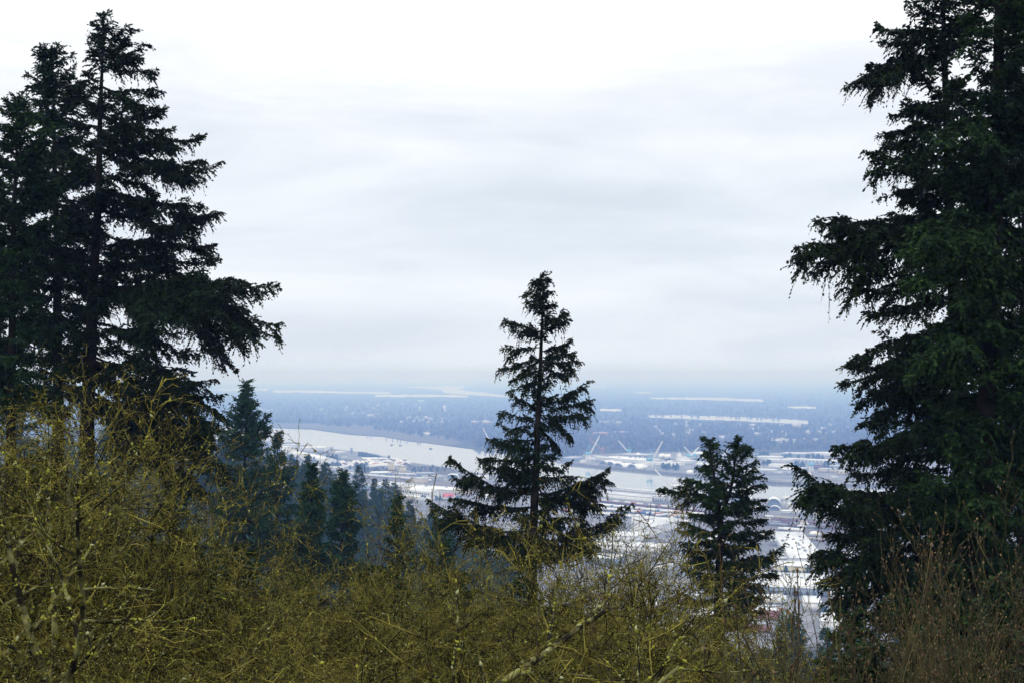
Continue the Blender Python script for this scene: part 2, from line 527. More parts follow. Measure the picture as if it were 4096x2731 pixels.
def bough(P0, P1, P2, rng, tw, droop, dens=1.0, fat=1.0):
    """needle sprays along one bough (quadratic curve P0 P1 P2); tw = twig length"""
    L = np.linalg.norm(P1 - P0) + np.linalg.norm(P2 - P1)
    ds = 0.42 * tw / dens
    n = max(3, int(L / ds))
    s = (np.arange(n) + rng.random(n)) / n
    s = s[(s > 0.10) & (rng.random(n) < np.clip(0.25 + s * 3.0, 0, 1))]
    s = np.repeat(s, 2)
    side = np.tile([1.0, -1.0], len(s) // 2)
    sc = s[:, None]
    w1, w2 = rng.normal(size=3) * .035 * L, rng.normal(size=3) * .03 * L
    p1, p2 = rng.uniform(0, 6.28, 2)
    def wig(q): return (w1 * np.sin(4.2 * q + p1) + w2 * np.sin(9.0 * q + p2)) * np.minimum(q * 2, 1)
    P = (1 - sc) ** 2 * P0 + 2 * sc * (1 - sc) * P1 + sc ** 2 * P2 + wig(sc)
    T = nrm(2 * (1 - sc) * (P1 - P0) + 2 * sc * (P2 - P1))
    S = nrm(np.cross(T, UP + 1e-4))
    m = len(s)
    l2 = np.clip(0.34 * L * (1 - s) * np.minimum(1, 0.35 + 2.2 * s) + tw * 1.5, tw * 0.8, tw * 5.0) * rng.uniform(0.5, 1.2, m) * fat * (0.55 + 0.7 * np.abs(np.sin(s * L / tw * .42 + p1)))
    d2 = nrm(0.62 * T + S * (side * 0.8)[:, None] + UP * rng.uniform(-0.6, 0.4, m)[:, None] + rng.normal(size=(m, 3)) * 0.2)
    k = np.maximum(2, np.ceil(l2 / (0.25 * tw)).astype(int))
    idx = np.repeat(np.arange(m), k)
    off = np.arange(len(idx)) - np.repeat(np.cumsum(k) - k, k)
    tt = (off + rng.random(len(idx))) / k[idx]
    dr = droop * np.where(rng.random(m) < .15, 2.0, rng.uniform(0.2, 1.3, m))
    B = P[idx] + d2[idx] * (l2[idx] * tt)[:, None] - UP * (dr[idx] * l2[idx] * tt * tt)[:, None]
    Tn = nrm(d2[idx] - UP * (2 * dr[idx] * tt)[:, None])
    S2 = nrm(np.cross(Tn, UP + 1e-4))
    sg = rng.choice([-1.0, 1.0, 0.0], len(idx)) * 0.85
    D3 = nrm(Tn + S2 * sg[:, None] + rng.normal(size=Tn.shape) * 0.30 - UP * 0.15 * droop)
    Ln = tw * rng.uniform(0.6, 1.25, len(idx)) * (1.05 - 0.4 * tt)
    Wd = Ln * rng.uniform(0.17, 0.32, len(idx))
    e1 = P + d2 * (l2 * .55)[:, None] - UP * (dr * l2 * .3)[:, None]
    e2 = P + d2 * l2[:, None] - UP * (dr * l2)[:, None]
    for a_, b_ in ((P, e1), (e1, e2)):
        dd = b_ - a_
        ll = np.linalg.norm(dd, axis=1)
        B = np.concatenate([B, a_])
        D3 = np.concatenate([D3, nrm(dd)])
        Ln = np.concatenate([Ln, ll * 1.08])
        Wd = np.concatenate([Wd, np.full(m, tw * .07)])
    # needles on the bough axis itself and its tip
    na = max(4, int(L / (0.35 * tw)))
    sa = rng.uniform(0.25, 1.0, na)[:, None]
    Pa = (1 - sa) ** 2 * P0 + 2 * sa * (1 - sa) * P1 + sa ** 2 * P2 + wig(sa)
    Ta = nrm(nrm(2 * (1 - sa) * (P1 - P0) + 2 * sa * (P2 - P1)) + rng.normal(size=(na, 3)) * 0.4)
    B = np.concatenate([B, Pa])
    D3 = np.concatenate([D3, Ta])
    Ln = np.concatenate([Ln, tw * rng.uniform(0.7, 1.2, na)])
    Wd = np.concatenate([Wd, tw * rng.uniform(0.14, 0.2, na)])
    q = np.linspace(0, 1, 7)[:, None]
    C = (1 - q) ** 2 * P0 + 2 * q * (1 - q) * P1 + q ** 2 * P2 + wig(q)
    r0 = 0.010 * L + 0.006
    R = r0 * (1 - 0.85 * q[:, 0])
    wood = tubes(C[:-1], C[1:] + (C[1:] - C[:-1]) * 0.03, R[:-1], R[1:], 5)
    return rhombs(B, D3, Ln, Wd, rng), wood

def full_bough(P0, P1, P2, rng, tw, droop, dens=1.0, fat=1.0):
    L = np.linalg.norm(P2 - P0)
    F_, W_ = [], []
    R, w = bough(P0, P1, P2, rng, tw, droop, dens, fat * (0.8 if L > 1.2 else 1.0))
    F_.append(R)
    W_.append(w)
    if L > 7 * tw:
        ns = min(13, int(0.30 * L / tw * rng.uniform(.7, 1.2)))
        for k in range(ns):
            sc = rng.uniform(0.22, 0.95)
            P = (1 - sc) ** 2 * P0 + 2 * sc * (1 - sc) * P1 + sc ** 2 * P2
            T = nrm(2 * (1 - sc) * (P1 - P0) + 2 * sc * (P2 - P1))
            S = nrm(np.cross(T, UP + 1e-4))
            dv = nrm(T * rng.uniform(.5, 1.0) + S * rng.choice([-1, 1]) * rng.uniform(.3, .9) + UP * rng.uniform(-.5, .35))
            Ls = float(np.clip(L * (1.12 - sc) * rng.uniform(.35, .7), 2.5 * tw, 11 * tw))
            tip = P + dv * Ls - UP * Ls * droop * rng.uniform(0.05, .45)
            R, w = bough(P, P + dv * Ls * .55, tip, rng, tw, droop, dens * .9, fat)
            F_.append(R)
            W_.append(w)
    return np.concatenate(F_), merge(W_)

def conifer(name, label, d, trunk, prof, nfill, boughs=(), rb=0.35, tw=0.17, droop=0.55, dens=1.0, seed=1, mt=None, cat="fir tree", group=None, fork=None, top_up=0.9, low=-0.15, fillr=(0.4, 0.88), gate=-1.0):
    """trunk: photo pixels tip -> low point, at distance d; prof: (row, left, right) reach in pixels"""
    rng = np.random.default_rng(seed)
    mpp = d / F
    pts = [At(u, v, d) for u, v in trunk]
    x, y = pts[-1][0], pts[-1][1]
    gz = tz(x, y) - 0.3
    pts.append(np.array((x, y, gz)))
    base = np.array((x, y, gz))
    P = np.array(pts)[::-1]
    z = P[:, 2]
    def on(zz, jit=0):
        return np.array((np.interp(zz, z, P[:, 0]), np.interp(zz, z, P[:, 1]), zz))
    ztop = z[-1]
    hh = ztop - z[0]
    zs = np.linspace(z[0], ztop, 40)
    CT = np.array([on(q) for q in zs])
    CT[1:-1, 0] += 0.015 * np.sin(zs[1:-1] * 0.9 + seed)
    RT = rb * np.clip((ztop - zs) / hh, 0, 1) ** 0.85 + 0.012
    trunks = [chain(CT - base, RT, 10)]
    fol, wood = [], []
    if fork:
        fp = np.array([At(u, v, d) for u, v in fork])
        r0 = rb * np.clip((ztop - fp[0][2]) / hh, 0.1, 1) ** 0.85 * 0.8
        trunks.append(chain(fp - base, np.linspace(r0, 0.012, len(fp)), 8))
    pv_ = [p[0] for p in prof]
    pl = [p[1] for p in prof]
    pr = [p[2] for p in prof]
    vt, vb = pv_[0], pv_[-1]
    nfill = int(nfill * 1.25)
    for i in range(nfill):
        f = ((i + rng.random()) / nfill) ** 0.85
        v = vt + (vb - vt) * f
        src = trunk
        pt = At(np.interp(v, [q[1] for q in trunk], [q[0] for q in trunk]), v, d)
        if fork and rng.random() < 0.45 and v < fork[0][1]:
            fv = [q[1] for q in fork][::-1]
            fu = [q[0] for q in fork][::-1]
            pt = At(np.interp(v, fv, fu), max(v, fv[0] + 6), d)
        az = rng.uniform(0, 2 * math.pi)
        c, s = math.cos(az), math.sin(az)
        ext = np.interp(v, pv_, pr) if c > 0 else np.interp(v, pv_, pl)
        mean = 0.5 * (np.interp(v, pv_, pr) + np.interp(v, pv_, pl))
        L = (ext * c * c + 0.9 * mean * s * s) * mpp * rng.uniform(*fillr)
        L = max(L, 0.25 * tw / 0.17)
        e = top_up * (1 - f) ** 1.6 + low * f + rng.normal() * 0.12
        tip = pt + L * np.array((c, s, e))
        ctl = pt + 0.5 * L * np.array((c, s, e)) - UP * L * (0.10 + 0.10 * rng.random()) * (0.3 + f)
        if tip[2] < gz + 0.5: continue
        if f > .12 and math.sin(v * .021 + seed) + math.sin(az * 2 + v * .013 + seed * 2) + rng.normal() * .5 < gate: continue
        R, wd = full_bough(pt, ctl, tip, rng, tw, droop * (0.35 + 0.75 * f), dens)
        fol.append(R)
        wood.append(wd)
    for bsp in boughs:
        va, tu, tv, sag = bsp[:4]
        dy = bsp[4] if len(bsp) > 4 else rng.uniform(-1.2, 0.6)
        fat = bsp[5] if len(bsp) > 5 else 1.0
        u0 = np.interp(va, [q[1] for q in trunk], [q[0] for q in trunk])
        pt = At(u0, va, d)
        tip = At(tu, tv, d + dy)
        L = np.linalg.norm(tip - pt)
        ctl = 0.5 * (pt + tip) - UP * L * sag
        R, wd = full_bough(pt, ctl, tip, rng, tw, droop, dens, fat)
        fol.append(R)
        wood.append(wd)
    # leader
    lead, wd = bough(on(ztop - 0.9 * tw / 0.17), on(ztop - 0.45 * tw / 0.17), on(ztop + 0.02), rng, tw * 0.7, 0.1, 1.2)
    fol.append(lead)
    for q in range(9):
        zz = ztop - (0.15 + 0.22 * q) * tw / 0.17
        az = rng.uniform(0, 6.283)
        dv = np.array((math.cos(az), math.sin(az), 1.1))
        p_ = on(zz)
        L_ = (0.10 + 0.05 * q) * tw / 0.17
        R, wd = bough(p_, p_ + dv * L_ * .5, p_ + dv * L_, rng, tw * .6, 0.1, 1.0)
        fol.append(R)
    o = empty(name, base, 0, label, cat, group)
    V, Q = merge(trunks + [(a - base, b) for a, b in wood])
    obj("trunk", mesh("trunk", V, Q, mats=[M_bark], smooth=True), o)
    V = np.concatenate(fol) - base
    obj("crown", mesh("crown", V, quad_idx(len(V)), mats=[mt or M_fir_dark]), o)
    return o

# ------------------------------------------------------------------ near conifers
conifer("fir_tree", "tall dark fir at left with long lower bough reaching far right over the valley", 62,
        [(415, 62), (404, 400), (392, 800), (372, 1180), (356, 1500), (350, 1700)],
        [(62, 4, 4), (120, 80, 60), (170, 110, 112), (285, 150, 215), (370, 190, 235), (512, 220, 295), (632, 250, 420), (866, 260, 440), (1033, 300, 430), (1180, 240, 300), (1290, 150, 180), (1420, 150, 200), (1600, 300, 420)],
        112,
        [(150, 517, 162, .10), (215, 575, 232, .12), (262, 622, 284, .12), (345, 643, 368, .13), (350, 600, 420, .12), (470, 703, 512, .14), (540, 809, 545, .16), (610, 880, 632, .17), (600, 800, 700, .10), (760, 810, 802, .15),
         (840, 890, 868, .14), (800, 850, 830, .14), (930, 847, 992, .10), (985, 866, 1035, .10), (1040, 850, 1120, .04), (1180, 919, 1136, -.06), (1170, 1074, 1172, -.05, -1, 1.1), (1160, 1114, 1322, -.17, -1.5, 1.1), (1165, 1050, 1385, -.2, -2.4, 1.1), (1165, 975, 1470, -.24, -1.8, .9), (1190, 930, 1250, -.12, -.2, 1.1),
         (1200, 740, 1260, -.12), (1290, 768, 1420, -.08), (1330, 690, 1500, -.05), (1300, 640, 1380, .02), (1420, 850, 1566, -.05, -1, 1.2), (1450, 882, 1654, -.04, -1, 1.3), (1500, 842, 1720, -.02, -1.4, 1.2), (1520, 870, 1800, -.02, -1, 1.3), (1560, 905, 1895, -.02, -1, 1.3), (1600, 800, 1960, 0, -1, 1.3), (1500, 740, 1640, 0, -2), (1560, 700, 1760, 0, -2)],
        rb=0.48, tw=0.20, droop=0.5, dens=1.0, gate=-.7, seed=3, mt=M_fir_dark)
conifer("fir_tree", "dark fir left of the tallest, its rounded top just lower", 66,
        [(206, 206), (215, 500), (228, 1000), (232, 1500), (232, 1700)],
        [(206, 5, 8), (235, 60, 80), (345, 110, 130), (500, 160, 160), (640, 180, 170), (800, 240, 190), (1100, 270, 210), (1250, 240, 190), (1330, 150, 120), (1420, 160, 120), (1600, 260, 240)],
        170,
        [(235, 190, 212, .1), (320, 118, 345, .14), (300, 150, 290, .12), (260, 290, 215, .12), (420, 140, 400, .1), (480, 100, 480, .1), (700, 30, 690, .1), (1060, 20, 1130, -.05), (1180, 60, 1300, -.08), (1250, 90, 1400, -.1), (1240, 330, 1360, -.08)],
        rb=0.42, tw=0.20, droop=0.5, fillr=(.5, 1.0), gate=-1.0, seed=5, mt=M_fir_mid)
conifer("fir_tree", "lower green fir at the left edge in front of two taller firs", 58,
        [(72, 385), (62, 700), (50, 1100), (45, 1500), (45, 1700)],
        [(385, 6, 6), (420, 50, 50), (500, 90, 110), (650, 150, 180), (900, 200, 190), (1150, 210, 170), (1400, 200, 150), (1600, 200, 200)],
        150, [(430, 38, 412, .12), (520, 0, 498, .12), (415, 92, 402, .1), (640, 150, 640, .1)],
        rb=0.32, tw=0.19, droop=0.45, fillr=(.5, 1.0), gate=-1.0, seed=8, mt=M_fir_mid)
conifer("fir_tree", "dark fir cut by the left picture edge", 70,
        [(-60, 480), (-70, 900), (-75, 1700)],
        [(480, 6, 6), (600, 60, 70), (800, 140, 130), (1200, 200, 180), (1600, 240, 230)],
        110, rb=0.35, tw=0.22, seed=9, mt=M_fir_dark)
conifer("fir_tree", "narrow dark fir standing alone before the river in the middle", 58,
        [(2172, 1097), (2168, 1300), (2162, 1500), (2150, 1700), (2140, 1950), (2131, 2230), (2126, 2420)],
        [(1097, 4, 4), (1150, 30, 28), (1203, 58, 50), (1290, 100, 80), (1400, 110, 100), (1500, 95, 130), (1580, 60, 130), (1640, 90, 110), (1740, 120, 100), (1830, 150, 120), (1950, 200, 190), (2100, 260, 230), (2260, 220, 240)],
        112,
        [(1136, 2135, 1120, 0.02), (1124, 2198, 1118, 0.03), (1190, 2120, 1165, 0.06), (1162, 2212, 1165, -0.00), (1239, 2101, 1205, 0.04), (1223, 2222, 1215, 0.09), (1288, 2272, 1246, 0.10), (1317, 2282, 1278, 0.08), (1331, 2026, 1274, 0.06), (1390, 2008, 1384, 0.06), (1430, 2020, 1470, 0.02), (1325, 2060, 1320, 0.06),
         (1406, 2286, 1358, 0.05), (1438, 2302, 1405, 0.09), (1446, 2324, 1444, 0.06), (1465, 2290, 1500, 0.02), (1508, 2060, 1560, -0.03), (1434, 2040, 1520, -0.01), (1619, 2358, 1524, 0.12), (1645, 2374, 1596, 0.03), (1659, 2340, 1660, 0.06), (1652, 2280, 1740, -0.04), (1700, 2240, 1800, -0.04),
         (1635, 2054, 1580, 0.04), (1675, 2008, 1645, 0.06), (1705, 1990, 1700, 0.05), (1763, 1947, 1742, 0.08), (1807, 1980, 1760, 0.04), (1834, 1928, 1832, 0.06), (1875, 1950, 1880, 0.03), (1891, 2000, 1960, -0.04),
         (1965, 1793, 1838, 0.19), (1978, 1830, 1900, 0.11), (2025, 1800, 1990, 0.10), (2123, 1723, 2010, 0.13), (2150, 1780, 2080, 0.06), (2137, 1850, 2150, 0.00),
         (1859, 2230, 1806, 0.09), (1870, 2283, 1852, 0.07), (1907, 2310, 1900, 0.05), (1978, 2450, 1852, 0.21), (1989, 2420, 1930, 0.13), (2006, 2398, 2008, 0.05), (2070, 2336, 2076, 0.02), (2174, 2512, 2012, 0.18), (2210, 2440, 2090, 0.11), (2201, 2350, 2160, 0.05)],
        rb=0.30, tw=0.15, droop=0.85, dens=1.0, fillr=(0.28, 0.66), seed=13, mt=M_fir_dark)
conifer("fir_tree", "forked dark fir with two tips standing before the rail yard", 66,
        [(2952, 1742), (2940, 1860), (2924, 1960), (2884, 2060), (2876, 2210), (2872, 2400), (2870, 2560)],
        [(1742, 4, 4), (1800, 40, 45), (1850, 60, 70), (1930, 90, 100), (2000, 110, 120), (2100, 140, 160), (2200, 150, 190), (2350, 160, 190), (2500, 170, 180)],
        92,
        [(1790, 2925, 1768, .12), (1790, 2985, 1785, .12), (1830, 3004, 1790, .12), (1880, 3024, 1832, .18), (1900, 3028, 1868, .14), (1930, 3040, 1900, .12), (1960, 3052, 1935, .1), (2010, 3064, 2000, .06), (2040, 3050, 2032, .05), (2085, 3068, 2072, .1), (2130, 3075, 2124, .1), (2150, 3050, 2150, .04),
         (2255, 3128, 2188, .2, -1, 1.2), (2270, 3090, 2238, .1), (2300, 3084, 2292, .06), (2340, 3070, 2344, .05), (2390, 3060, 2390, .04), (2440, 3050, 2450, 0), (1990, 2659, 1950, .12, -1, 1.2), (2000, 2720, 1925, .1), (1950, 2756, 1914, .1), (2070, 2753, 2052, .03), (2120, 2702, 2118, .03), (2180, 2730, 2170, .02), (2250, 2740, 2260, 0)],
        rb=0.34, tw=0.17, droop=0.4, dens=1.05, seed=17, mt=M_fir_mid,
        fork=[(2882, 2060), (2868, 1960), (2850, 1860), (2836, 1757)])
conifer("fir_tree", "shorter leaning tip beside the forked fir before the rail yard", 67,
        [(2836, 1757), (2846, 1860), (2868, 1990), (2880, 2200), (2885, 2500)],
        [(1757, 4, 4), (1800, 34, 30), (1850, 38, 60), (1900, 60, 60), (1960, 80, 60), (2060, 100, 60), (2200, 110, 80)],
        42, [(1800, 2812, 1818, .05), (1860, 2804, 1873, .05), (1835, 2872, 1800, .12)],
        rb=0.2, tw=0.16, droop=0.4, seed=19, mt=M_fir_mid)
conifer("fir_tree", "huge dark fir at right, bare trunk gap near its top", 46,
        [(3760, -330), (3772, 0), (3782, 300), (3795, 800), (3830, 1400), (3850, 2000), (3855, 2500)],
        [(-330, 5, 5), (-200, 80, 90), (0, 140, 180), (150, 220, 200), (330, 240, 180), (450, 220, 170), (620, 300, 220), (800, 300, 240), (1000, 320, 240), (1250, 320, 250), (1450, 380, 260), (1750, 420, 280), (2000, 440, 280), (2250, 480, 280), (2450, 460, 280)],
        230,
        [(-10, 3640, 8, .1), (60, 3632, 25, .12), (110, 3508, 92, .14), (160, 3545, 150, .08), (230, 3384, 332, -.03, -1, 1.2), (215, 3470, 265, .02), (420, 3546, 446, .02), (500, 3522, 536, .04), (590, 3455, 622, .06), (640, 3500, 700, .02), (700, 3530, 800, -.02),
         (860, 3285, 870, .06, -1, 1.2), (880, 3183, 1025, -.02, -1.4, 1.35), (900, 3260, 990, .0, -1, 1.2), (930, 3340, 1200, -.12, -1, 1.1), (920, 3420, 900, .06), (1090, 3430, 1175, .02), (1190, 3470, 1262, .0), (1300, 3404, 1455, -.03, -1, 1.1), (1380, 3392, 1520, -.02), (1450, 3420, 1620, -.03), (1520, 3418, 1700, -.03), (1660, 3316, 1782, .04, -1, 1.2), (1700, 3380, 1830, .02), (1800, 3420, 1900, 0),
         (1960, 3111, 1920, .1, -1, 1.2), (1980, 3220, 1960, .06, -1, 1.2), (1985, 3340, 1965, .04), (2040, 3417, 2088, 0), (2080, 3290, 2164, .02, -1, 1.2), (2130, 3260, 2236, .02, -1, 1.3), (2200, 3290, 2326, -.02, -1, 1.2), (2260, 3330, 2400, -.02, -1, 1.2), (2300, 3400, 2480, -.02)],
        rb=0.40, tw=0.17, droop=0.6, dens=1.0, gate=-.8, seed=23, mt=M_fir_dark)
conifer("fir_tree", "broad green fir at the right edge in front of the bare-trunk fir", 41,
        [(4010, -900), (4000, 0), (3985, 800), (3945, 1700), (3925, 2050), (3920, 2500)],
        [(-900, 6, 6), (-500, 150, 150), (0, 220, 230), (200, 190, 240), (500, 230, 260), (800, 290, 290), (1100, 300, 300), (1500, 310, 310), (1800, 320, 320), (2100, 340, 320), (2450, 340, 320)],
        330,
        [(900, 3620, 1000, .05, -2, 1.2), (880, 3700, 960, .05, -2.4, 1.3), (480, 3760, 520, .05, -2), (1000, 3650, 1130, 0, -2), (1300, 3660, 1420, 0, -2)],
        rb=0.45, tw=0.17, droop=0.55, fillr=(.45, .95), gate=-1.2, seed=29, mt=M_fir_mid)
conifer("fir_tree", "tall dark fir mostly outside the right picture edge", 48,
        [(4230, -900), (4225, 1000), (4220, 2500)],
        [(-900, 6, 6), (-400, 140, 100), (200, 240, 150), (800, 300, 150), (1500, 330, 150), (2400, 350, 150)],
        110, rb=0.45, tw=0.2, droop=0.55, seed=31, mt=M_fir_dark)
conifer("fir_tree", "dark fir behind the two right-hand giants, filling the gap between them", 55,
        [(4110, -700), (4105, 1000), (4100, 2500)],
        [(-700, 6, 6), (-300, 120, 120), (100, 190, 170), (800, 250, 200), (1500, 280, 200), (2400, 300, 200)],
        190, rb=0.4, tw=0.22, droop=0.5, fillr=(.45, .95), gate=-1.6, seed=37, mt=M_fir_dark)
# blue-green firs in the ravine
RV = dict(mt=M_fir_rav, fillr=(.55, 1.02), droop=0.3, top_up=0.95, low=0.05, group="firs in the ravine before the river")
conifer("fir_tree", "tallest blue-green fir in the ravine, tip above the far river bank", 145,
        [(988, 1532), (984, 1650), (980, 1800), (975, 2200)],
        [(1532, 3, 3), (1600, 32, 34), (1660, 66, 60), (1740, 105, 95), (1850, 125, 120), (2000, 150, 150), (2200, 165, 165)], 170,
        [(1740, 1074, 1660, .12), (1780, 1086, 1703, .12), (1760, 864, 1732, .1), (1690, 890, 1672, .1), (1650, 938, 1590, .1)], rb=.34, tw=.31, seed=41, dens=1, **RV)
conifer("fir_tree", "thin-topped fir just right of the tallest ravine fir", 155,
        [(1109, 1730), (1107, 1850), (1105, 2250)],
        [(1730, 3, 3), (1800, 18, 14), (1850, 45, 55), (1950, 75, 78), (2100, 110, 110), (2250, 120, 130)], 130,
        [(1900, 1170, 1862, .1), (1960, 1180, 1930, .1)], rb=.28, tw=.31, seed=43, dens=1, **RV)
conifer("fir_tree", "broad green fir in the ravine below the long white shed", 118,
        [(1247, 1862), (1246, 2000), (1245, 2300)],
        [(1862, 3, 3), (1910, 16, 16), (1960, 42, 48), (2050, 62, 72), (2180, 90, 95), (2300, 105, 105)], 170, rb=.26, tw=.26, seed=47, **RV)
conifer("fir_tree", "dark pointed fir in the ravine in front of the boxcar train", 124,
        [(1369, 1889), (1368, 2000), (1366, 2320)],
        [(1889, 3, 3), (1930, 22, 22), (1985, 56, 60), (2060, 62, 72), (2180, 85, 95), (2320, 100, 105)], 150, rb=.26, tw=.26, seed=53, **RV)
conifer("fir_tree", "small slim fir rising from the bare shrubs below the ridge forest", 100,
        [(1590, 1992), (1589, 2100), (1588, 2360)],
        [(1992, 3, 3), (2040, 22, 22), (2110, 42, 46), (2200, 64, 66), (2360, 85, 85)], 80, rb=.22, tw=.22, seed=59, **RV)
conifer("fir_tree", "hazy fir tip seen low between the firs at the left edge", 210,
        [(43, 1424), (43, 1500), (43, 2000)],
        [(1424, 3, 3), (1480, 35, 35), (1560, 70, 70), (1700, 110, 110), (2000, 150, 150)], 70, rb=.36, tw=.45, seed=61, **RV)
conifer("fir_tree", "half-hidden fir standing low between the tallest ravine fir and the dark left fir", 150,
        [(880, 1965), (880, 2100), (880, 2400)],
        [(1965, 3, 3), (2040, 50, 50), (2150, 90, 90), (2400, 150, 150)], 70, rb=.32, tw=.34, seed=67, **RV)
conifer("fir_tree", "bushy young fir low behind the pale bare shrub in the middle", 100,
        [(1760, 2085), (1760, 2200), (1760, 2450)],
        [(2085, 3, 3), (2150, 45, 40), (2250, 90, 80), (2450, 140, 130)], 70, rb=.22, tw=.24, seed=71, **RV)
conifer("fir_tree", "low fir hidden behind the mossy shrubs left of the middle", 110,
        [(1150, 2190), (1150, 2300), (1150, 2500)],
        [(2190, 3, 3), (2260, 55, 50), (2350, 100, 95), (2500, 150, 140)], 60, rb=.22, tw=.26, seed=73, **RV)

# ------------------------------------------------------------------ forest on the ridge
def ridge_variant(seed, h, w):
    rng = np.random.default_rng(seed)
    fol = []
    n = 120
    for i in range(n):
        f = (i + rng.random()) / n
        zz = h * (1 - 0.9 * f)
        az = rng.uniform(0, 6.283)
        L = w * (0.08 + 0.92 * f ** 0.8) * rng.uniform(.78, 1.03)
        p = np.array((0, 0, zz))
        e = .8 * (1 - f) - .05
        dirv = np.array((math.cos(az), math.sin(az), e))
        R, _ = bough(p, p + dirv * L * .5 - UP * L * .12, p + dirv * L, rng, .8, .4, .8)
        fol.append(R)
    V = np.concatenate(fol)
    nq = len(V) // 4
    tv, tq = chain([(0, 0, -1), (0, 0, h * .5), (0, 0, h)], [.4, .25, .04], 6)
    V2 = np.concatenate([V, tv])
    Q = np.concatenate([quad_idx(len(V)), tq + len(V)])
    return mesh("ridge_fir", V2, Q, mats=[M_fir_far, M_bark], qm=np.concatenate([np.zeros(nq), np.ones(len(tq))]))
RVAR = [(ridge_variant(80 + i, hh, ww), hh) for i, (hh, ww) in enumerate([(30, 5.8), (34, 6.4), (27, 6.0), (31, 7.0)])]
rr = random.Random(5)
nr = 0
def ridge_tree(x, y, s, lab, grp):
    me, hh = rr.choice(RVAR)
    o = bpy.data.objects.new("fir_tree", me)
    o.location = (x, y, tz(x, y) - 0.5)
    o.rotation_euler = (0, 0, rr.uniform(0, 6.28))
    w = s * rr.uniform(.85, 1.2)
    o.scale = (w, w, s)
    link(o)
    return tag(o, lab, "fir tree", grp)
RL, RGp = "hazy blue-green fir in the dense ridge forest above the warehouses", "firs of the ridge forest"
pos = []
tries = 0
while nr < 290 and tries < 9000:
    tries += 1
    y = rr.uniform(360, 690)
    x = rr.uniform(-0.34 * y - 12, 10 - max(0, 520 - y) * 0.1)
    if any((x - a) ** 2 + (y - b) ** 2 < 30 for a, b in pos): continue
    pos.append((x, y))
    ridge_tree(x, y, rr.uniform(.6, .86), RL, RGp)
    nr += 1
def top_tree(u, vt, y, lab, grp):
    p = At(u, vt, y)
    g = tz(p[0], y)
    ridge_tree(p[0], y, (p[2] - g) / 31.0, lab, grp)
for i, (u, v, y) in enumerate([(3180, 2450, 330), (3125, 2530, 300), (3300, 2490, 350), (3420, 2530, 320), (3240, 2570, 280), (3060, 2590, 260), (3360, 2600, 250), (3000, 2610, 330), (3500, 2560, 330), (3600, 2500, 360), (3150, 2620, 220), (3290, 2640, 230), (2900, 2580, 300), (2780, 2600, 280), (3450, 2620, 240)]):
    top_tree(u, v, y, "hazy fir on the slope below the warehouses, behind the red-stemmed shrubs", "hazy firs on the near slope")
for i in range(46):                # trees at the foot of the slope, right
    y = rr.uniform(640, 880)
    x = rr.uniform(0.13 * y, 0.34 * y)
    ridge_tree(x, y, rr.uniform(.28, .5), "hazy fir at the foot of the slope before the warehouses", "firs at the foot of the slope")

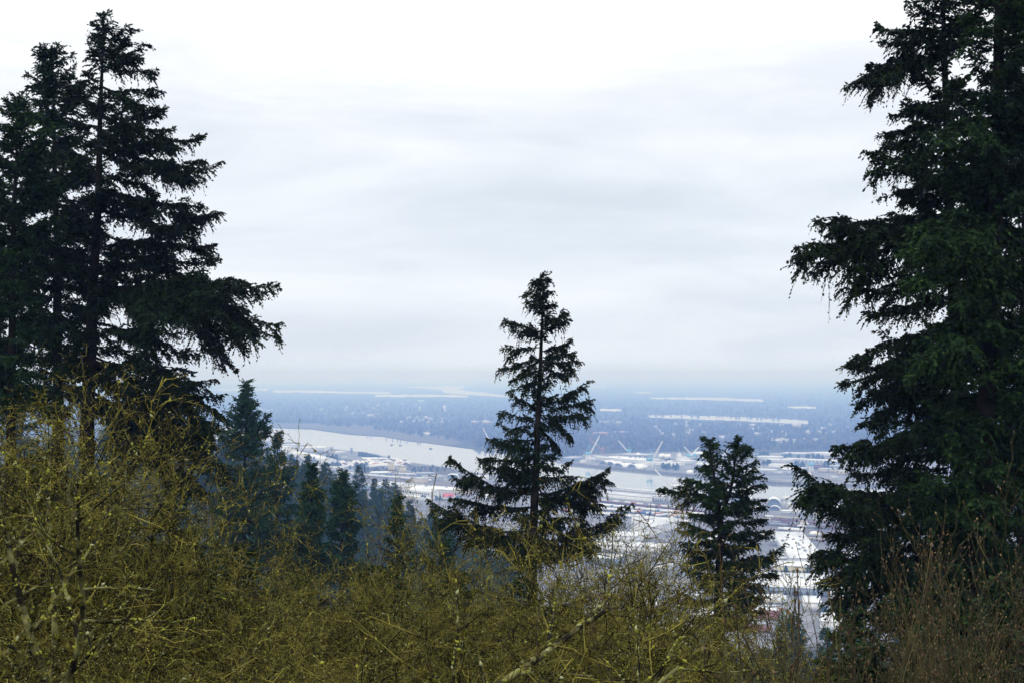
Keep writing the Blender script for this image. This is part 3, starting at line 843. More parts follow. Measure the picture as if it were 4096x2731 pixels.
# ------------------------------------------------------------------ mossy bare trees and budding shrubs
def bare_tree(seed, Hh, stems, spread, lean=(0, 0), mode="moss", rs=0.045, thick=1.0, dens=1.0, upb=0.045):
    rg = random.Random(seed)
    segs, buds = [], []
    up = mode != "moss"
    wob = (0.09, 0.13, 0.15, 0.2, 0.25) if not up else (0.075, 0.10, 0.12, 0.1, 0.1)
    sl = (0.30, 0.20, 0.13, 0.09, 0.07)
    gap = (0.27, 0.19, 0.125, 0.12, 9) if not up else (0.36, 0.22, 0.16, 9, 9)
    maxl = 4 if not up else 3
    def grow(x, y, z, dx, dy, dz, L, r, lv):
        n = max(2, int(L / sl[lv]))
        st = L / n
        acc = rg.random() * gap[lv]
        for i in range(n):
            w = wob[lv]
            dx += rg.gauss(0, w); dy += rg.gauss(0, w); dz += rg.gauss(0, w) + (upb if lv < 3 else 0.02) + (0.09 if up else 0)
            q = 1 / math.sqrt(dx * dx + dy * dy + dz * dz + 1e-9)
            dx *= q; dy *= q; dz *= q
            x2, y2, z2 = x + dx * st, y + dy * st, z + dz * st
            f = (i + 1) / n
            r2 = max(r * (1 - 0.78 * f), 0.0027 if not up else .0020)
            r1 = max(r * (1 - 0.78 * i / n), 0.0027 if not up else .0020)
            segs.append((x, y, z, x2, y2, z2, r1, r2, lv))
            x, y, z = x2, y2, z2
            acc += st
            if lv < maxl and f > (0.22 if lv == 0 else 0.12):
                while acc > gap[lv] / dens:
                    acc -= gap[lv] / dens
                    a = rg.uniform(0.55, 1.25) if not up else rg.uniform(0.3, 0.7)
                    ph = rg.uniform(0, 6.283)
                    # perpendicular frame
                    ux, uy, uz = (-dy, dx, 0) if abs(dz) < 0.95 else (1, 0, 0)
                    q = 1 / math.sqrt(ux * ux + uy * uy + uz * uz + 1e-9)
                    ux *= q; uy *= q; uz *= q
                    vx, vy, vz = dy * uz - dz * uy, dz * ux - dx * uz, dx * uy - dy * ux
                    ca, sa, cp, sp = math.cos(a), math.sin(a), math.cos(ph), math.sin(ph)
                    ex, ey, ez = (dx * ca + sa * (ux * cp + vx * sp), dy * ca + sa * (uy * cp + vy * sp), dz * ca + sa * (uz * cp + vz * sp))
                    base = (Hh * 0.36, 0.95, 0.42, 0.12)[lv] if not up else (Hh * 0.34, 0.55, 0.2)[lv]
                    grow(x, y, z, ex, ey, ez, base * rg.uniform(0.55, 1.2) * (1.12 - 0.62 * f), max(r2 * rg.uniform(0.5, 0.75), 0.0028), lv + 1)
        if lv >= 2: buds.append((x, y, z, dx, dy, dz))
        elif lv == 1 or up: buds.append((x, y, z, dx, dy, dz))
    for k in range(stems):
        ph = 6.283 * (k + rg.random() * 0.7) / stems
        sp = spread * rg.uniform(0.5, 1.15)
        grow(rg.gauss(0, .12), rg.gauss(0, .12), -0.3, math.cos(ph) * sp + lean[0], math.sin(ph) * sp + lean[1], 1.0, Hh * rg.uniform(0.78, 1.02) + 0.3, rs * rg.uniform(0.7, 1.2), 0)
    S = np.array(segs)
    Bd = np.array(buds)
    zmax = float(np.percentile(S[:, 5], 99.7))
    rng = np.random.default_rng(seed)
    lv = S[:, 8]
    def tub(sel, sides, k=1.0):
        q = S[sel]
        ext = q[:, :3] + (q[:, 3:6] - q[:, :3]) * 1.06
        return tubes(q[:, :3], ext, q[:, 6] * k, q[:, 7] * k, sides)
    parts = {}
    V, Q = tub(lv <= 1, 6, thick)
    parts["trunk"] = mesh("trunk", V, Q, mats=[M_limb if not up else M_olive_bark], smooth=True)
    V, Q = tub(lv >= 2, 3, 1.15)
    nb = len(Bd)
    BD = nrm(Bd[:, 3:6])
    bl = rng.uniform(0.010, 0.024, nb) if not up else rng.uniform(0.016, 0.034, nb)
    Bv = rhombs(np.repeat(Bd[:, :3], 2, 0), np.repeat(BD, 2, 0), np.repeat(bl, 2), np.repeat(bl * 0.3, 2), rng)
    V2 = np.concatenate([V, Bv])
    Q2 = np.concatenate([Q, quad_idx(len(Bv)) + len(V)])
    parts["crown"] = mesh("crown", V2, Q2, mats=[M_moss_bark if not up else (M_olive_bark if mode == "olive" else M_red_bark), M_bud_tan if not up else M_bud_pink], qm=np.concatenate([np.zeros(len(Q)), np.ones(len(Bv) // 4)]))
    if not up:
        q = S[(lv <= 3)]
        ln = np.linalg.norm(q[:, 3:6] - q[:, :3], axis=1)
        cnt = rng.poisson(ln * np.array([34, 30, 11, 1.5])[q[:, 8].astype(int)])
        idx = np.repeat(np.arange(len(q)), cnt)
        tt = rng.random(len(idx))[:, None]
        C = q[idx, :3] * (1 - tt) + q[idx, 3:6] * tt
        D = nrm(q[idx, 3:6] - q[idx, :3])
        R = q[idx, 6]
        C = C + nrm(rng.normal(size=C.shape) + UP * 0.5) * (R * 0.8)[:, None]
        sz = R * 0.55 + rng.uniform(0.005, 0.02, len(idx)) * rng.random(len(idx))
        D = nrm(D + rng.normal(size=D.shape) * 0.5)
        A = nrm(np.cross(D, rng.normal(size=D.shape)))
        Bb = np.cross(D, A)
        s_ = sz[:, None]
        V = np.stack([C + D * s_ * 1.6, C + A * s_, C + Bb * s_ * .8, C - A * s_, C - Bb * s_ * .8, C - D * s_ * 1.4], 1).reshape(-1, 3)
        tr = np.array([(0, 1, 2), (0, 2, 3), (0, 3, 4), (0, 4, 1), (5, 2, 1), (5, 3, 2), (5, 4, 3), (5, 1, 4)])
        T = (np.arange(len(idx)) * 6)[:, None, None] + tr[None]
        tm = np.repeat((rng.random(len(idx)) < 0.16).astype(int), 8)
        parts["moss"] = mesh("moss", V, None, T.reshape(-1, 3), mats=[M_moss, M_lichen], tm=tm)
    return parts, zmax

BT = [bare_tree(101, 5.0, 4, 0.36), bare_tree(102, 5.2, 5, 0.26, upb=.12), bare_tree(103, 4.6, 5, 0.42), bare_tree(104, 5.4, 4, 0.34), bare_tree(105, 5.0, 5, 0.26, (-0.05, 0), upb=.13)]
BIG = bare_tree(111, 5.2, 4, 0.36, (0.10, 0.05), rs=0.065, dens=.8, thick=1.15)
BIG2 = bare_tree(112, 4.6, 3, 0.35, (1.1, 0.0), rs=0.05, dens=.8, thick=1.2, upb=.0)
UPR = [bare_tree(121, 4.2, 9, 0.34, mode="olive", rs=0.013), bare_tree(122, 4.4, 8, 0.30, mode="red", rs=0.012), bare_tree(123, 4.0, 10, 0.40, mode="olive", rs=0.013)]
SPARSE = bare_tree(131, 3.0, 7, 0.22, mode="red", rs=0.010, dens=0.45)
def place(var, u, vtop, d, label, cat="bare tree", group=None, rz=0.0, name="mossy_tree", wide=1.0):
    parts, zm = var
    p = At(u, vtop, d)
    gz = tz(p[0], p[1]) - 0.15
    s = max((p[2] - gz) / zm, 0.15)
    o = empty(name, (p[0], p[1], gz), rz, label, cat, group)
    o.scale = (s * wide, s * wide, s)
    for k, me in parts.items():
        obj(k, me, o)
    return o
place(BIG2, 60, 2080, 8.5, "lichen-covered bare tree whose thick pale limbs arch to the right at lower left")
place(BIG, 60, 1530, 11.0, "large mossy bare tree filling the lower left corner, pale lichen on its limbs", rz=0.1, wide=1.1)
place(BT[2], 600, 1840, 16.5, "mossy bare tree with limbs reaching right from below the dark firs", rz=0.4, wide=0.9)
place(BT[1], 300, 1490, 15.0, "tallest mossy bare tree at left, below the trunks of the dark firs", rz=2.1, wide=1.0)
place(BT[0], 850, 2100, 15.0, "mossy bare tree before the ravine firs, right of the large lichen tree", rz=1.2, wide=1.1)
place(BT[1], 1435, 1945, 15.5, "tall slender mossy bare tree, its tip crossing the ridge forest", rz=0.9, wide=0.8)
place(BT[4], 2010, 2050, 15.0, "pale-twigged bare tree in front of the lone fir's trunk", rz=0.1, wide=0.95)
place(BT[0], 2350, 2150, 20.0, "mossy bare tree right of the lone fir's trunk", rz=2.6, wide=1.0)
place(BT[4], 2680, 2015, 19.0, "bare tree with upright bud-tipped twigs left of the forked fir", rz=1.9, wide=0.75)
place(BT[2], 2850, 2280, 18.0, "mossy bare tree covering the foot of the forked fir", rz=0.5)
place(BT[2], 1150, 2270, 17.0, "low mossy bare tree below the dark pointed ravine fir", rz=0.7)
place(BT[3], 1700, 2230, 19.0, "mossy bare tree between the slender one and the lone fir", rz=3.3)
for i, (u, v, d) in enumerate([(90, 1545, 14), (460, 1740, 15.5), (400, 1790, 17), (800, 2150, 17)]):
    place(BT[(i * 2 + 1) % 5], u, v, d, "mossy bare tree in the tall tangle at lower left below the dark firs", group="mossy bare trees at lower left", rz=(i * 1.9) % 6.28, wide=0.95)
MG = "mossy bare trees on the slope"
ML = "olive mossy bare tree in the tangled thicket along the lower picture"
fill = [(1280, 2290, 19), (1580, 2230, 21), (1900, 2180, 22), (2180, 2200, 22), (2480, 2140, 21), (2640, 2200, 20), (980, 2280, 20), (2300, 2180, 17), (2560, 2260, 16),
        (1250, 2430, 13), (1760, 2400, 15), (2140, 2380, 16), (2500, 2400, 15.5), (760, 2330, 12), (1480, 2480, 11), (2800, 2500, 14), (1950, 2540, 14), (2380, 2540, 14.5), (1000, 2540, 10.5),
        (2250, 2400, 30), (2450, 2380, 32), (2650, 2420, 30), (2850, 2480, 30), (2050, 2380, 30), (1850, 2360, 30), (2560, 2500, 27), (2750, 2570, 26), (3000, 2600, 26), (700, 2560, 10)]
for i, (u, v, d) in enumerate(fill):
    place(BT[i % 5], u, v, d, ML, group=MG, rz=(i * 2.39) % 6.28, wide=1.25 if d < 15 else 1.1)
place(UPR[0], 3900, 1900, 9.0, "tall budding shrub of upright stems at the right edge before the green fir", "shrub", rz=0.3, name="budding_shrub", wide=1.0)
place(UPR[1], 3620, 2010, 8.5, "reddish budding shrub of thin upright stems before the huge fir", "shrub", rz=1.1, name="budding_shrub", wide=1.0)
place(UPR[2], 3420, 2330, 9.0, "lower budding shrub at the left foot of the huge dark fir", "shrub", rz=2.2, name="budding_shrub", wide=0.9)
for i, (u, v, d) in enumerate([(3750, 2150, 12), (4050, 2050, 11), (3560, 2330, 12.5), (3880, 2400, 7.5), (3480, 2520, 7.5)]):
    place(UPR[i % 3], u, v, d, "thin olive-stemmed budding shrub in the thicket at the lower right", "shrub", "budding shrubs at lower right", (i * 1.7) % 6.28, "budding_shrub")
place(SPARSE, 3105, 2110, 7.0, "sparse shrub of long bare reddish stems before the white warehouse roofs", "shrub", rz=0.4, name="budding_shrub", wide=1.1)
place(SPARSE, 3300, 2230, 7.6, "sparse leaning shrub of thin red stems left of the huge fir's foot", "shrub", rz=2.4, name="budding_shrub", wide=1.3)
place(SPARSE, 2950, 2420, 6.5, "sparse low shrub of thin red stems before the forked fir", "shrub", rz=4.0, name="budding_shrub", wide=1.2)

# young dark firs standing behind the thicket
def young_fir(seed, h, w):
    rng = np.random.default_rng(seed)
    fol, wood = [], []
    n = int(h * 9)
    for i in range(n):
        f = (i + rng.random()) / n
        zz = h * (1 - .93 * f)
        az = rng.uniform(0, 6.283)
        L = w * (.07 + .93 * f ** .85) * rng.uniform(.78, 1.03)
        p = np.array((0, 0, zz))
        e = .85 * (1 - f) - .12
        dv = np.array((math.cos(az), math.sin(az), e))
        R, wd = full_bough(p, p + dv * L * .5 - UP * L * .12, p + dv * L, rng, .2, .4, .9)
        fol.append(R)
        wood.append(wd)
    V, Q = merge([chain([(0, 0, -.5), (0, 0, h * .5), (0, 0, h)], [.14, .08, .012], 8)] + wood)
    C = np.concatenate(fol)
    return mesh("trunk", V, Q, mats=[M_bark]), mesh("crown", C, quad_idx(len(C)), mats=[M_fir_mid]), h
YF = [young_fir(301, 8, 2.3), young_fir(302, 9, 2.2)]
for i, (u, v, d) in enumerate([(150, 1830, 26), (420, 1900, 25), (700, 2010, 26), (950, 2180, 28), (1200, 2300, 30), (1500, 2260, 32), (1820, 2290, 33), (2080, 2310, 31), (20, 2050, 20), (560, 2230, 20), (290, 2120, 21), (830, 2340, 21), (1350, 2440, 24), (1650, 2430, 24), (1950, 2450, 24), (2230, 2420, 26), (2450, 2470, 26), (2700, 2500, 27),
                               (3420, 2440, 26), (3600, 2380, 26), (3800, 2350, 25), (4000, 2300, 26), (3500, 2580, 18), (3720, 2520, 18), (3950, 2480, 18), (1100, 2480, 19), (1800, 2560, 19), (2350, 2600, 19)]):
    tm_, cm_, h_ = YF[i % 2]
    p = At(u, v, d)
    g_ = tz(p[0], p[1]) - .1
    o = empty("young_fir", (p[0], p[1], g_), i * 1.3, "young dark fir standing in the gaps behind the bare thicket", "fir tree", "young firs behind the thicket")
    sc_ = max(.2, (p[2] - g_) / h_)
    o.scale = (max(sc_, .75), max(sc_, .75), sc_)
    obj("trunk", tm_, o)
    obj("crown", cm_, o)

# leafy ground cover under the thicket
rng = np.random.default_rng(77)
n = 90000
yy = 9 + 105 * rng.random(n) ** 1.6
xx = (rng.random(n) * 2 - 1) * (0.46 * yy + 5)
hh = 0.2 + 1.4 * rng.random(n) ** 1.3
Bp = np.stack([xx, yy, terrain(xx, yy) - 0.1 + hh * np.clip(0.6 + 0.5 * np.sin(xx * 1.3) * np.cos(yy * 0.9), 0.2, 1.1)], 1)
Dd = nrm(rng.normal(size=(n, 3)) + UP * 0.4)
Vv = rhombs(Bp, Dd, rng.uniform(0.10, 0.26, n), rng.uniform(0.03, 0.08, n), rng)
M_salal = mat("undergrowth_leaves", (0.010, 0.020, 0.007), 0.6, (0.035, 0.060, 0.016), 0.6, 0.3, island=True)
tag(obj("undergrowth", mesh("undergrowth", Vv, quad_idx(len(Vv)), mats=[M_salal])), kind="stuff")

# ------------------------------------------------------------------ valley buildings
def frame(fl, fr):
    a, b = G(*fl), G(*fr)
    d = b - a
    return a, math.atan2(d[1], d[0]), float(np.linalg.norm(d))
def building(label, fl, fr, depth, h, roof="flat", rise=2.0, wm=None, rm=None, win=0, wz=(0.45, 0.75), doors=0, name="warehouse", cat="warehouse", group=None, units=0, axis="x", side_win=0, open_end=False, seed=0):
    p, rz, w = frame(fl, fr)
    wm, rm = wm or M_pale_wall, rm or M_white_roof
    o = empty(name, p, rz, label, cat, group)
    a = MB()
    r = MB()
    ov = 0.5
    if roof == "flat":
        a.box(0, 0, -0.3, w, depth, h, 0)
        r.box(-ov, -ov, h + 0.003, w + ov, depth + ov, h + 0.7, 0)
        rr_ = random.Random(int(fl[0] * 7 + fl[1]) + seed)
        for k in range(units):
            x, y = rr_.uniform(.05, .92) * w, rr_.uniform(.08, .9) * depth
            r.box(x, y, h + 0.703, x + rr_.uniform(1.5, 4), y + rr_.uniform(1.5, 5), h + rr_.uniform(1.6, 3), 1)
    elif roof == "gable":
        if axis == "x":        # ridge along the front
            a.add([(0, 0, -.3), (w, 0, -.3), (w, depth, -.3), (0, depth, -.3), (0, 0, h), (w, 0, h), (w, depth, h), (0, depth, h), (0, depth / 2, h + rise), (w, depth / 2, h + rise)],
                  [(0, 1, 5, 4), (2, 3, 7, 6), (1, 2, 6, 9, 5), (3, 0, 4, 8, 7)])
            k = rise / (depth / 2)
            for y0, y1 in ((-ov, depth / 2), (depth + ov, depth / 2)):
                z0, z1 = h - k * ov + 0.05, h + rise + 0.05
                r.add([(-ov, y0, z0), (w + ov, y0, z0), (w + ov, y1, z1), (-ov, y1, z1), (-ov, y0, z0 + .35), (w + ov, y0, z0 + .35), (w + ov, y1, z1 + .35), (-ov, y1, z1 + .35)],
                      [(0, 3, 2, 1), (4, 5, 6, 7), (0, 1, 5, 4), (1, 2, 6, 5), (3, 0, 4, 7)])
        else:
            a.add([(0, 0, -.3), (w, 0, -.3), (w, depth, -.3), (0, depth, -.3), (0, 0, h), (w, 0, h), (w, depth, h), (0, depth, h), (w / 2, 0, h + rise), (w / 2, depth, h + rise)],
                  [(0, 1, 5, 8, 4), (2, 3, 7, 9, 6), (1, 2, 6, 5), (3, 0, 4, 7)])
            k = rise / (w / 2)
            for x0, x1 in ((-ov, w / 2), (w + ov, w / 2)):
                z0, z1 = h - k * ov + 0.05, h + rise + 0.05
                r.add([(x0, -ov, z0), (x0, depth + ov, z0), (x1, depth + ov, z1), (x1, -ov, z1), (x0, -ov, z0 + .35), (x0, depth + ov, z0 + .35), (x1, depth + ov, z1 + .35), (x1, -ov, z1 + .35)],
                      [(0, 1, 2, 3), (4, 7, 6, 5), (0, 4, 5, 1), (0, 3, 7, 4), (1, 5, 6, 2)])
    elif roof == "arch":      # barrel vault, open front end
        n = 14
        out_, inn = [], []
        for k in range(n + 1):
            an = math.pi * k / n
            out_.append((w / 2 - math.cos(an) * w / 2, math.sin(an) * rise + h))
            inn.append((w / 2 - math.cos(an) * (w / 2 - .4), math.sin(an) * (rise - .4) + h))
        vs = []
        for (y) in (0, depth):
            vs += [(x, y, z) for x, z in out_] + [(x, y, z) for x, z in inn]
        m_ = n + 1
        fs = []
        for k in range(n):
            fs += [(k, 2 * m_ + k, 2 * m_ + k + 1, k + 1), (m_ + k, m_ + k + 1, 3 * m_ + k + 1, 3 * m_ + k), (k, k + 1, m_ + k + 1, m_ + k), (2 * m_ + k, 3 * m_ + k, 3 * m_ + k + 1, 2 * m_ + k + 1)]
        r.add(vs, fs, 0)
        if h > 0:
            a.box(0, 0, -.3, .5, depth, h - .003)
            a.box(w - .5, 0, -.3, w, depth, h - .003)
        yb = depth - 1.0 if not open_end else depth - 1.0
        a.add([(0.5, yb, -.3), (w - .5, yb, -.3)] + [(x, yb, z) for x, z in inn[::-1]], [tuple(range(2 + m_))])
        a.add([(w * .5 + (x - w * .5) * .96, 6, z - .4) for x, z in inn] + [(w - .8, 6, -.3), (.8, 6, -.3)], [tuple(range(m_ + 2))], 1)
    a.build("wall", [wm, M_blue_wall], o)
    r.build("roof", [rm, M_grey], o)
    for k in range(win):
        ww = w / win
        g = MB()
        g.box(k * ww + ww * .2, -.06, h * wz[0], k * ww + ww * .8, .1, h * wz[1])
        g.build("window", M_window, o)
    for k in range(side_win):
        ww = depth / side_win
        g = MB()
        g.box(w - .1, k * ww + ww * .2, h * wz[0], w + .06, k * ww + ww * .8, h * wz[1])
        g.build("window", M_window, o)
    for k in range(doors):
        ww = w / doors
        g = MB()
        g.box(k * ww + ww * .3, -.08, 0, k * ww + ww * .7, .1, min(4.5, h * .6))
        g.build("door", M_dark, o)
    return o
B = building
# left river bank
B("tall blank white block at the head of the long white shed", (1119, 1809), (1181, 1807), 70, 13, wm=M_white)
B("very long white gabled shed running down toward the ravine firs", (1138, 1818), (1288, 1851), 34, 7.5, "gable", 5, M_white, M_white_roof, doors=4)
B("long pale flat warehouse nearest the river behind the white block", (1154, 1792), (1238, 1790), 70, 8, wm=M_pale_wall, rm=M_pale_roof)
B("pale grey warehouse with white roof edge beside two white tanks", (1192, 1808), (1297, 1809), 80, 12, wm=M_pale_wall, units=3)
B("small white shed right of the two white tanks", (1331, 1812), (1358, 1813), 30, 5, wm=M_white)
B("grey two-storey office block above the white scrap heaps", (1361, 1847), (1386, 1847), 20, 11, wm=M_grey, rm=M_pale_roof, win=6, name="office_building", cat="building")
B("wide white-roofed shed behind the white scrap heaps", (1452, 1845), (1563, 1844), 60, 6, wm=M_grey, units=3)
B("pale low shed just behind the wide white-roofed shed", (1488, 1833), (1538, 1833), 30, 5, rm=M_pale_roof)
B("low pale-roofed hall behind the ridge tree tips", (1250, 1883), (1376, 1882), 60, 6, wm=M_pale_wall, rm=M_pale_roof)
B("white-roofed blue-walled shed just behind the boxcar train", (1478, 1902), (1560, 1902), 45, 6, wm=M_blue_wall, doors=3)
B("long grey-white two-storey building right of the boxcar train", (1697, 1923), (1774, 1921), 18, 9, wm=M_pale_wall, win=12, rm=M_pale_roof, name="office_building", cat="building")
B("second long two-storey block behind the first one by the train", (1668, 1908), (1740, 1907), 18, 8, wm=M_blue_wall, win=12, rm=M_pale_roof, name="office_building", cat="building")
B("white vaulted workshop at the left of the lone fir", (1786, 1914), (1832, 1914), 30, 4, "arch", 5, M_white)
B("white shed half hidden by the lone fir's left boughs", (1905, 1922), (1955, 1922), 30, 8, wm=M_white)
B("tan block with a dark open side standing above the gabled white shed", (1644, 1940), (1687, 1944), 16, 14, wm=M_tan, rm=M_pale_roof, name="tower_block", cat="building")
B("long tan-walled hall behind the gabled white shed", (1576, 1964), (1846, 1984), 46, 9, wm=M_tan, rm=M_white_roof, units=6)
B("white gabled shed with a row of dark windows above the ridge forest", (1610, 1978), (1718, 1991), 30, 9, "gable", 5, M_white, M_white_roof, win=14, wz=(.55, .8))
B("white lean-to porch along the gabled white shed", (1592, 1988), (1715, 2003), 12, 4, wm=M_white)
B("small red-roofed house by the gabled white shed", (1770, 1993), (1812, 1994), 14, 3.5, "gable", 4, M_white, M_red_roof, name="house", cat="house")
B("dark blue-walled hall with pale roof above the ridge forest", (1430, 1958), (1575, 1966), 70, 9, wm=M_blue_wall, rm=M_pale_roof)
B("white hall left of the lone fir trunk, below its lowest left boughs", (1880, 2060), (2010, 2072), 50, 8, wm=M_pale_wall, units=4)
B("low white shed above the curved road", (1900, 1996), (1990, 2000), 30, 6, wm=M_white)
# beige twin silos and beige plant
def silo_block(label, fl, fr, h, n):
    p, rz, w = frame(fl, fr)
    o = empty("silo", p, rz, label, "silo")
    m = MB()
    for k in range(n):
        r_ = w / n / 2
        m.lathe([(r_, -.3), (r_, h), (r_ * .6, h + 1.5), (.2, h + 2)], (r_ * (2 * k + 1), r_, 0), 0, 14)
    m.build("silo_body", M_cream, o)
    g = MB()
    g.box(0, w / n * .2, h + 2.1, w, w / n * .8, h + 5)
    g.build("conveyor_house", M_tan, o)
silo_block("tall cream silos before the orange and white scrap heaps", (1551, 1888), (1577, 1888), 15, 3)
silo_block("shorter cream silos right of the tall cream silos", (1597, 1892), (1624, 1892), 10, 4)
def tank(label, u, v, r, h, dome=0.0, m=None, name="storage_tank", group=None):
    p = G(u, v)
    o = empty(name, p, 0, label, "tank", group)
    b_ = MB()
    prof = [(r, -.3), (r, h)]
    b_.lathe(prof + ([(r * .7, h + dome * .75), (r * .3, h + dome)] if dome else [(r * .98, h + .2)]), (0, 0, 0), 0, 24)
    b_.build("tank_shell", m or M_sphere, o)
    g = MB()
    for k in range(8):
        z0, z1 = h * k / 8, h * (k + 1) / 8
        a0, a1 = -1.9 + k * .12, -1.9 + (k + 1) * .12
        g.bar((math.cos(a0) * (r + .4), math.sin(a0) * (r + .4), z0), (math.cos(a1) * (r + .4), math.sin(a1) * (r + .4), z1), .15)
    g.build("stair", M_grey, o)
tank("taller of two slim white tanks by the pale grey warehouse", 1303, 1811, 3, 10)
tank("shorter of two slim white tanks by the pale grey warehouse", 1319, 1809, 2.2, 7)
tank("slender blue-grey tower at the river edge behind the tree row", 1406, 1813, 3, 15, 1, M_blue_wall, "silo_tower")
tank("wide white round tank on the far quay before the second blue crane", 2562, 1876, 6.5, 6, 1)
tank("small white tank beside the freight yard", 3255, 2142, 5, 4, 2)
tank("cream tank right of the small white tank by the freight yard", 3270, 2146, 4, 4, 2, M_cream)
tank("white tank between the moored barges and the freight yard", 3342, 2036, 4, 4, 3)
tank("white bulging tank on the quay left of the four-storey block", 2760, 1894, 7, 6, 2)
def dome(label, u, v, r, h0=0.0, stretch=1.0):
    p = G(u, v)
    o = empty("dome", p, 0, label, "dome")
    m = MB()
    m.lathe([(r * math.cos(a), h0 + r * math.sin(a) * stretch) for a in np.linspace(0, 1.5, 9)], (0, 0, 0), 0, 24)
    m.build("dome_shell", M_sphere, o)
    g = MB()
    g.cyl(0, 0, -.3, h0 + .1, r * .96, 0, 20)
    g.build("base_ring", M_grey, o)
dome("large white dome above the long grey shipyard hall", 2553, 1832, 7.2, 7)
dome("small white ball-topped dome beside the second blue crane", 2591, 1832, 3.2, 5)
def gas_tank(label, u, v, r, L, ang):
    p = G(u, v)
    o = empty("gas_tank", p, ang, label, "tank")
    m = MB()
    pr = [(r * math.cos(a), -L / 2 + r * math.sin(a)) for a in np.linspace(-1.5, 0, 6)] + [(r * math.cos(a), L / 2 + r * math.sin(a)) for a in np.linspace(0, 1.5, 6)]
    m.lathe(pr, (0, 0, r + 4), 0, 20, "y")
    m.build("tank_shell", M_sphere, o)
    g = MB()
    for y in (-L * .3, L * .3):
        g.box(-r * .8, y - .5, 0, r * .8, y + .5, 4.6)
    g.build("cradle", M_dark, o)
gas_tank("left of two big white rounded tanks on the shipyard", 2648, 1838, 5.4, 14, -.5)
gas_tank("right of two big white rounded tanks on the shipyard", 2671, 1840, 5.4, 14, -.5)
gas_tank("white rounded tank right of the crossed crane booms", 2793, 1826, 4.5, 16, 1.2)
# shipyard
B("big pale shipyard hall with white humped roof behind the arched sheds", (2381, 1846), (2562, 1860), 70, 11, wm=M_pale_wall, win=18, wz=(.3, .42), units=8)
B("long grey shipyard hall below the large white dome", (2473, 1832), (2592, 1836), 40, 10, wm=M_grey, rm=M_pale_roof, win=6)
B("low white hall before the second blue crane", (2543, 1860), (2622, 1862), 30, 7, wm=M_white)
B("white-roofed hall right of the second blue crane", (2618, 1862), (2700, 1866), 40, 7, wm=M_white, units=4)
B("white-roofed hall below the crossed crane booms", (2700, 1856), (2762, 1858), 40, 8, wm=M_pale_wall)
B("four-storey pale block on the far quay left of the forked fir", (2775, 1888), (2862, 1892), 24, 17, wm=M_pale_wall, rm=M_white_roof, win=10, wz=(.15, .9), name="office_building", cat="building")
B("broad arched white hangar behind the four-storey quay block", (2762, 1850), (2825, 1852), 50, 5, "arch", 8, M_white)
for i, (a, b_) in enumerate([((2392, 1855), (2427, 1857)), ((2422, 1859), (2456, 1861)), ((2451, 1865), (2491, 1868)), ((2507, 1869), (2544, 1872))]):
    B(["first arched white shed on the far quay beside the blue crane", "second arched shed in the row on the far quay", "third and widest arched shed in the row on the far quay", "arched shed standing apart at the right end of the quay row"][i], a, b_, 34, 1, "arch", 7.5, M_grey, M_white_roof, name="arched_shed", cat="shed", group="arched sheds on the far quay")
B("small white canopy building left of the first blue crane", (2320, 1851), (2345, 1851), 14, 6, wm=M_white)
B("blue-grey dock shed half hidden by the lone fir's right boughs", (2246, 1842), (2292, 1844), 40, 8, wm=M_blue_wall, rm=M_pale_roof)
B("long pale roofed hall right of the forked fir, far quay", (3020, 1836), (3126, 1840), 40, 7, wm=M_pale_wall, rm=M_white_roof)
B("farthest long white shed under the wooded bluff", (3125, 1822), (3232, 1825), 40, 7, wm=M_blue_wall, rm=M_white_roof)
B("far white shed under the bluff, cut off by the huge fir", (3232, 1822), (3384, 1830), 50, 8, wm=M_pale_wall)
B("low white roofed depot right of the forked fir", (3050, 1848), (3158, 1852), 36, 7, wm=M_pale_wall, units=4)
B("long pale hall before the far white sheds", (3130, 1846), (3400, 1860), 30, 8, wm=M_pale_wall, rm=M_white_roof, win=18)
B("flat white hall on the far quay between dark trees", (3074, 1871), (3156, 1873), 34, 8, wm=M_white)
B("long windowed quay warehouse right of the forked fir", (3026, 1893), (3140, 1899), 24, 9, wm=M_pale_wall, win=16)
B("quay warehouse angled away right of the long windowed one", (3142, 1899), (3230, 1886), 24, 9, wm=M_pale_wall, win=14)
B("dark red shed before the trees on the far quay", (3252, 1874), (3290, 1876), 20, 8, wm=M_maroon, rm=M_maroon)
B("white vaulted shed at the far quay right of the windowed warehouses", (3206, 1908), (3236, 1909), 24, 3, "arch", 6, M_white)
# near bank piers and yards
B("long low pier shed with a row of white posts along the water", (2410, 1966), (2664, 1990), 26, 8, wm=M_white, rm=M_pale_roof, win=34, wz=(.35, .8))
B("very long pale warehouse beside the container train", (2350, 1986), (2608, 2011), 40, 8, wm=M_white, rm=M_pale_roof)
B("blue-windowed end hall of the very long pale warehouse", (2610, 2011), (2652, 2013), 24, 11, wm=M_pale_wall, win=6, wz=(.2, .75))
B("flat pale pier deck shed left of the white floating crane", (2660, 1990), (2790, 2003), 24, 5, wm=M_pale_wall)
B("white arched hangar partly behind the forked fir", (2918, 2015), (2998, 2017), 50, 3, "arch", 13, M_white, M_white_roof, name="arched_hangar", cat="hangar")
B("white arched hangar right of the forked fir near the water", (3066, 2029), (3125, 2030), 40, 3, "arch", 11, M_white, M_white_roof, name="arched_hangar", cat="hangar")
B("small white arched shelter before the right arched hangar", (3075, 2040), (3121, 2041), 12, 1, "arch", 6, M_white, M_white_roof, name="arched_hangar", cat="hangar")
B("low white hall below the left arched hangar", (2880, 2042), (3030, 2046), 24, 6, wm=M_white)
B("pale windowed office by the small arched shelter", (3124, 2065), (3176, 2066), 16, 8, wm=M_pale_wall, win=10, name="office_building", cat="building")
B("white box shed right of the pale windowed office", (3160, 2052), (3204, 2053), 18, 6, wm=M_white)
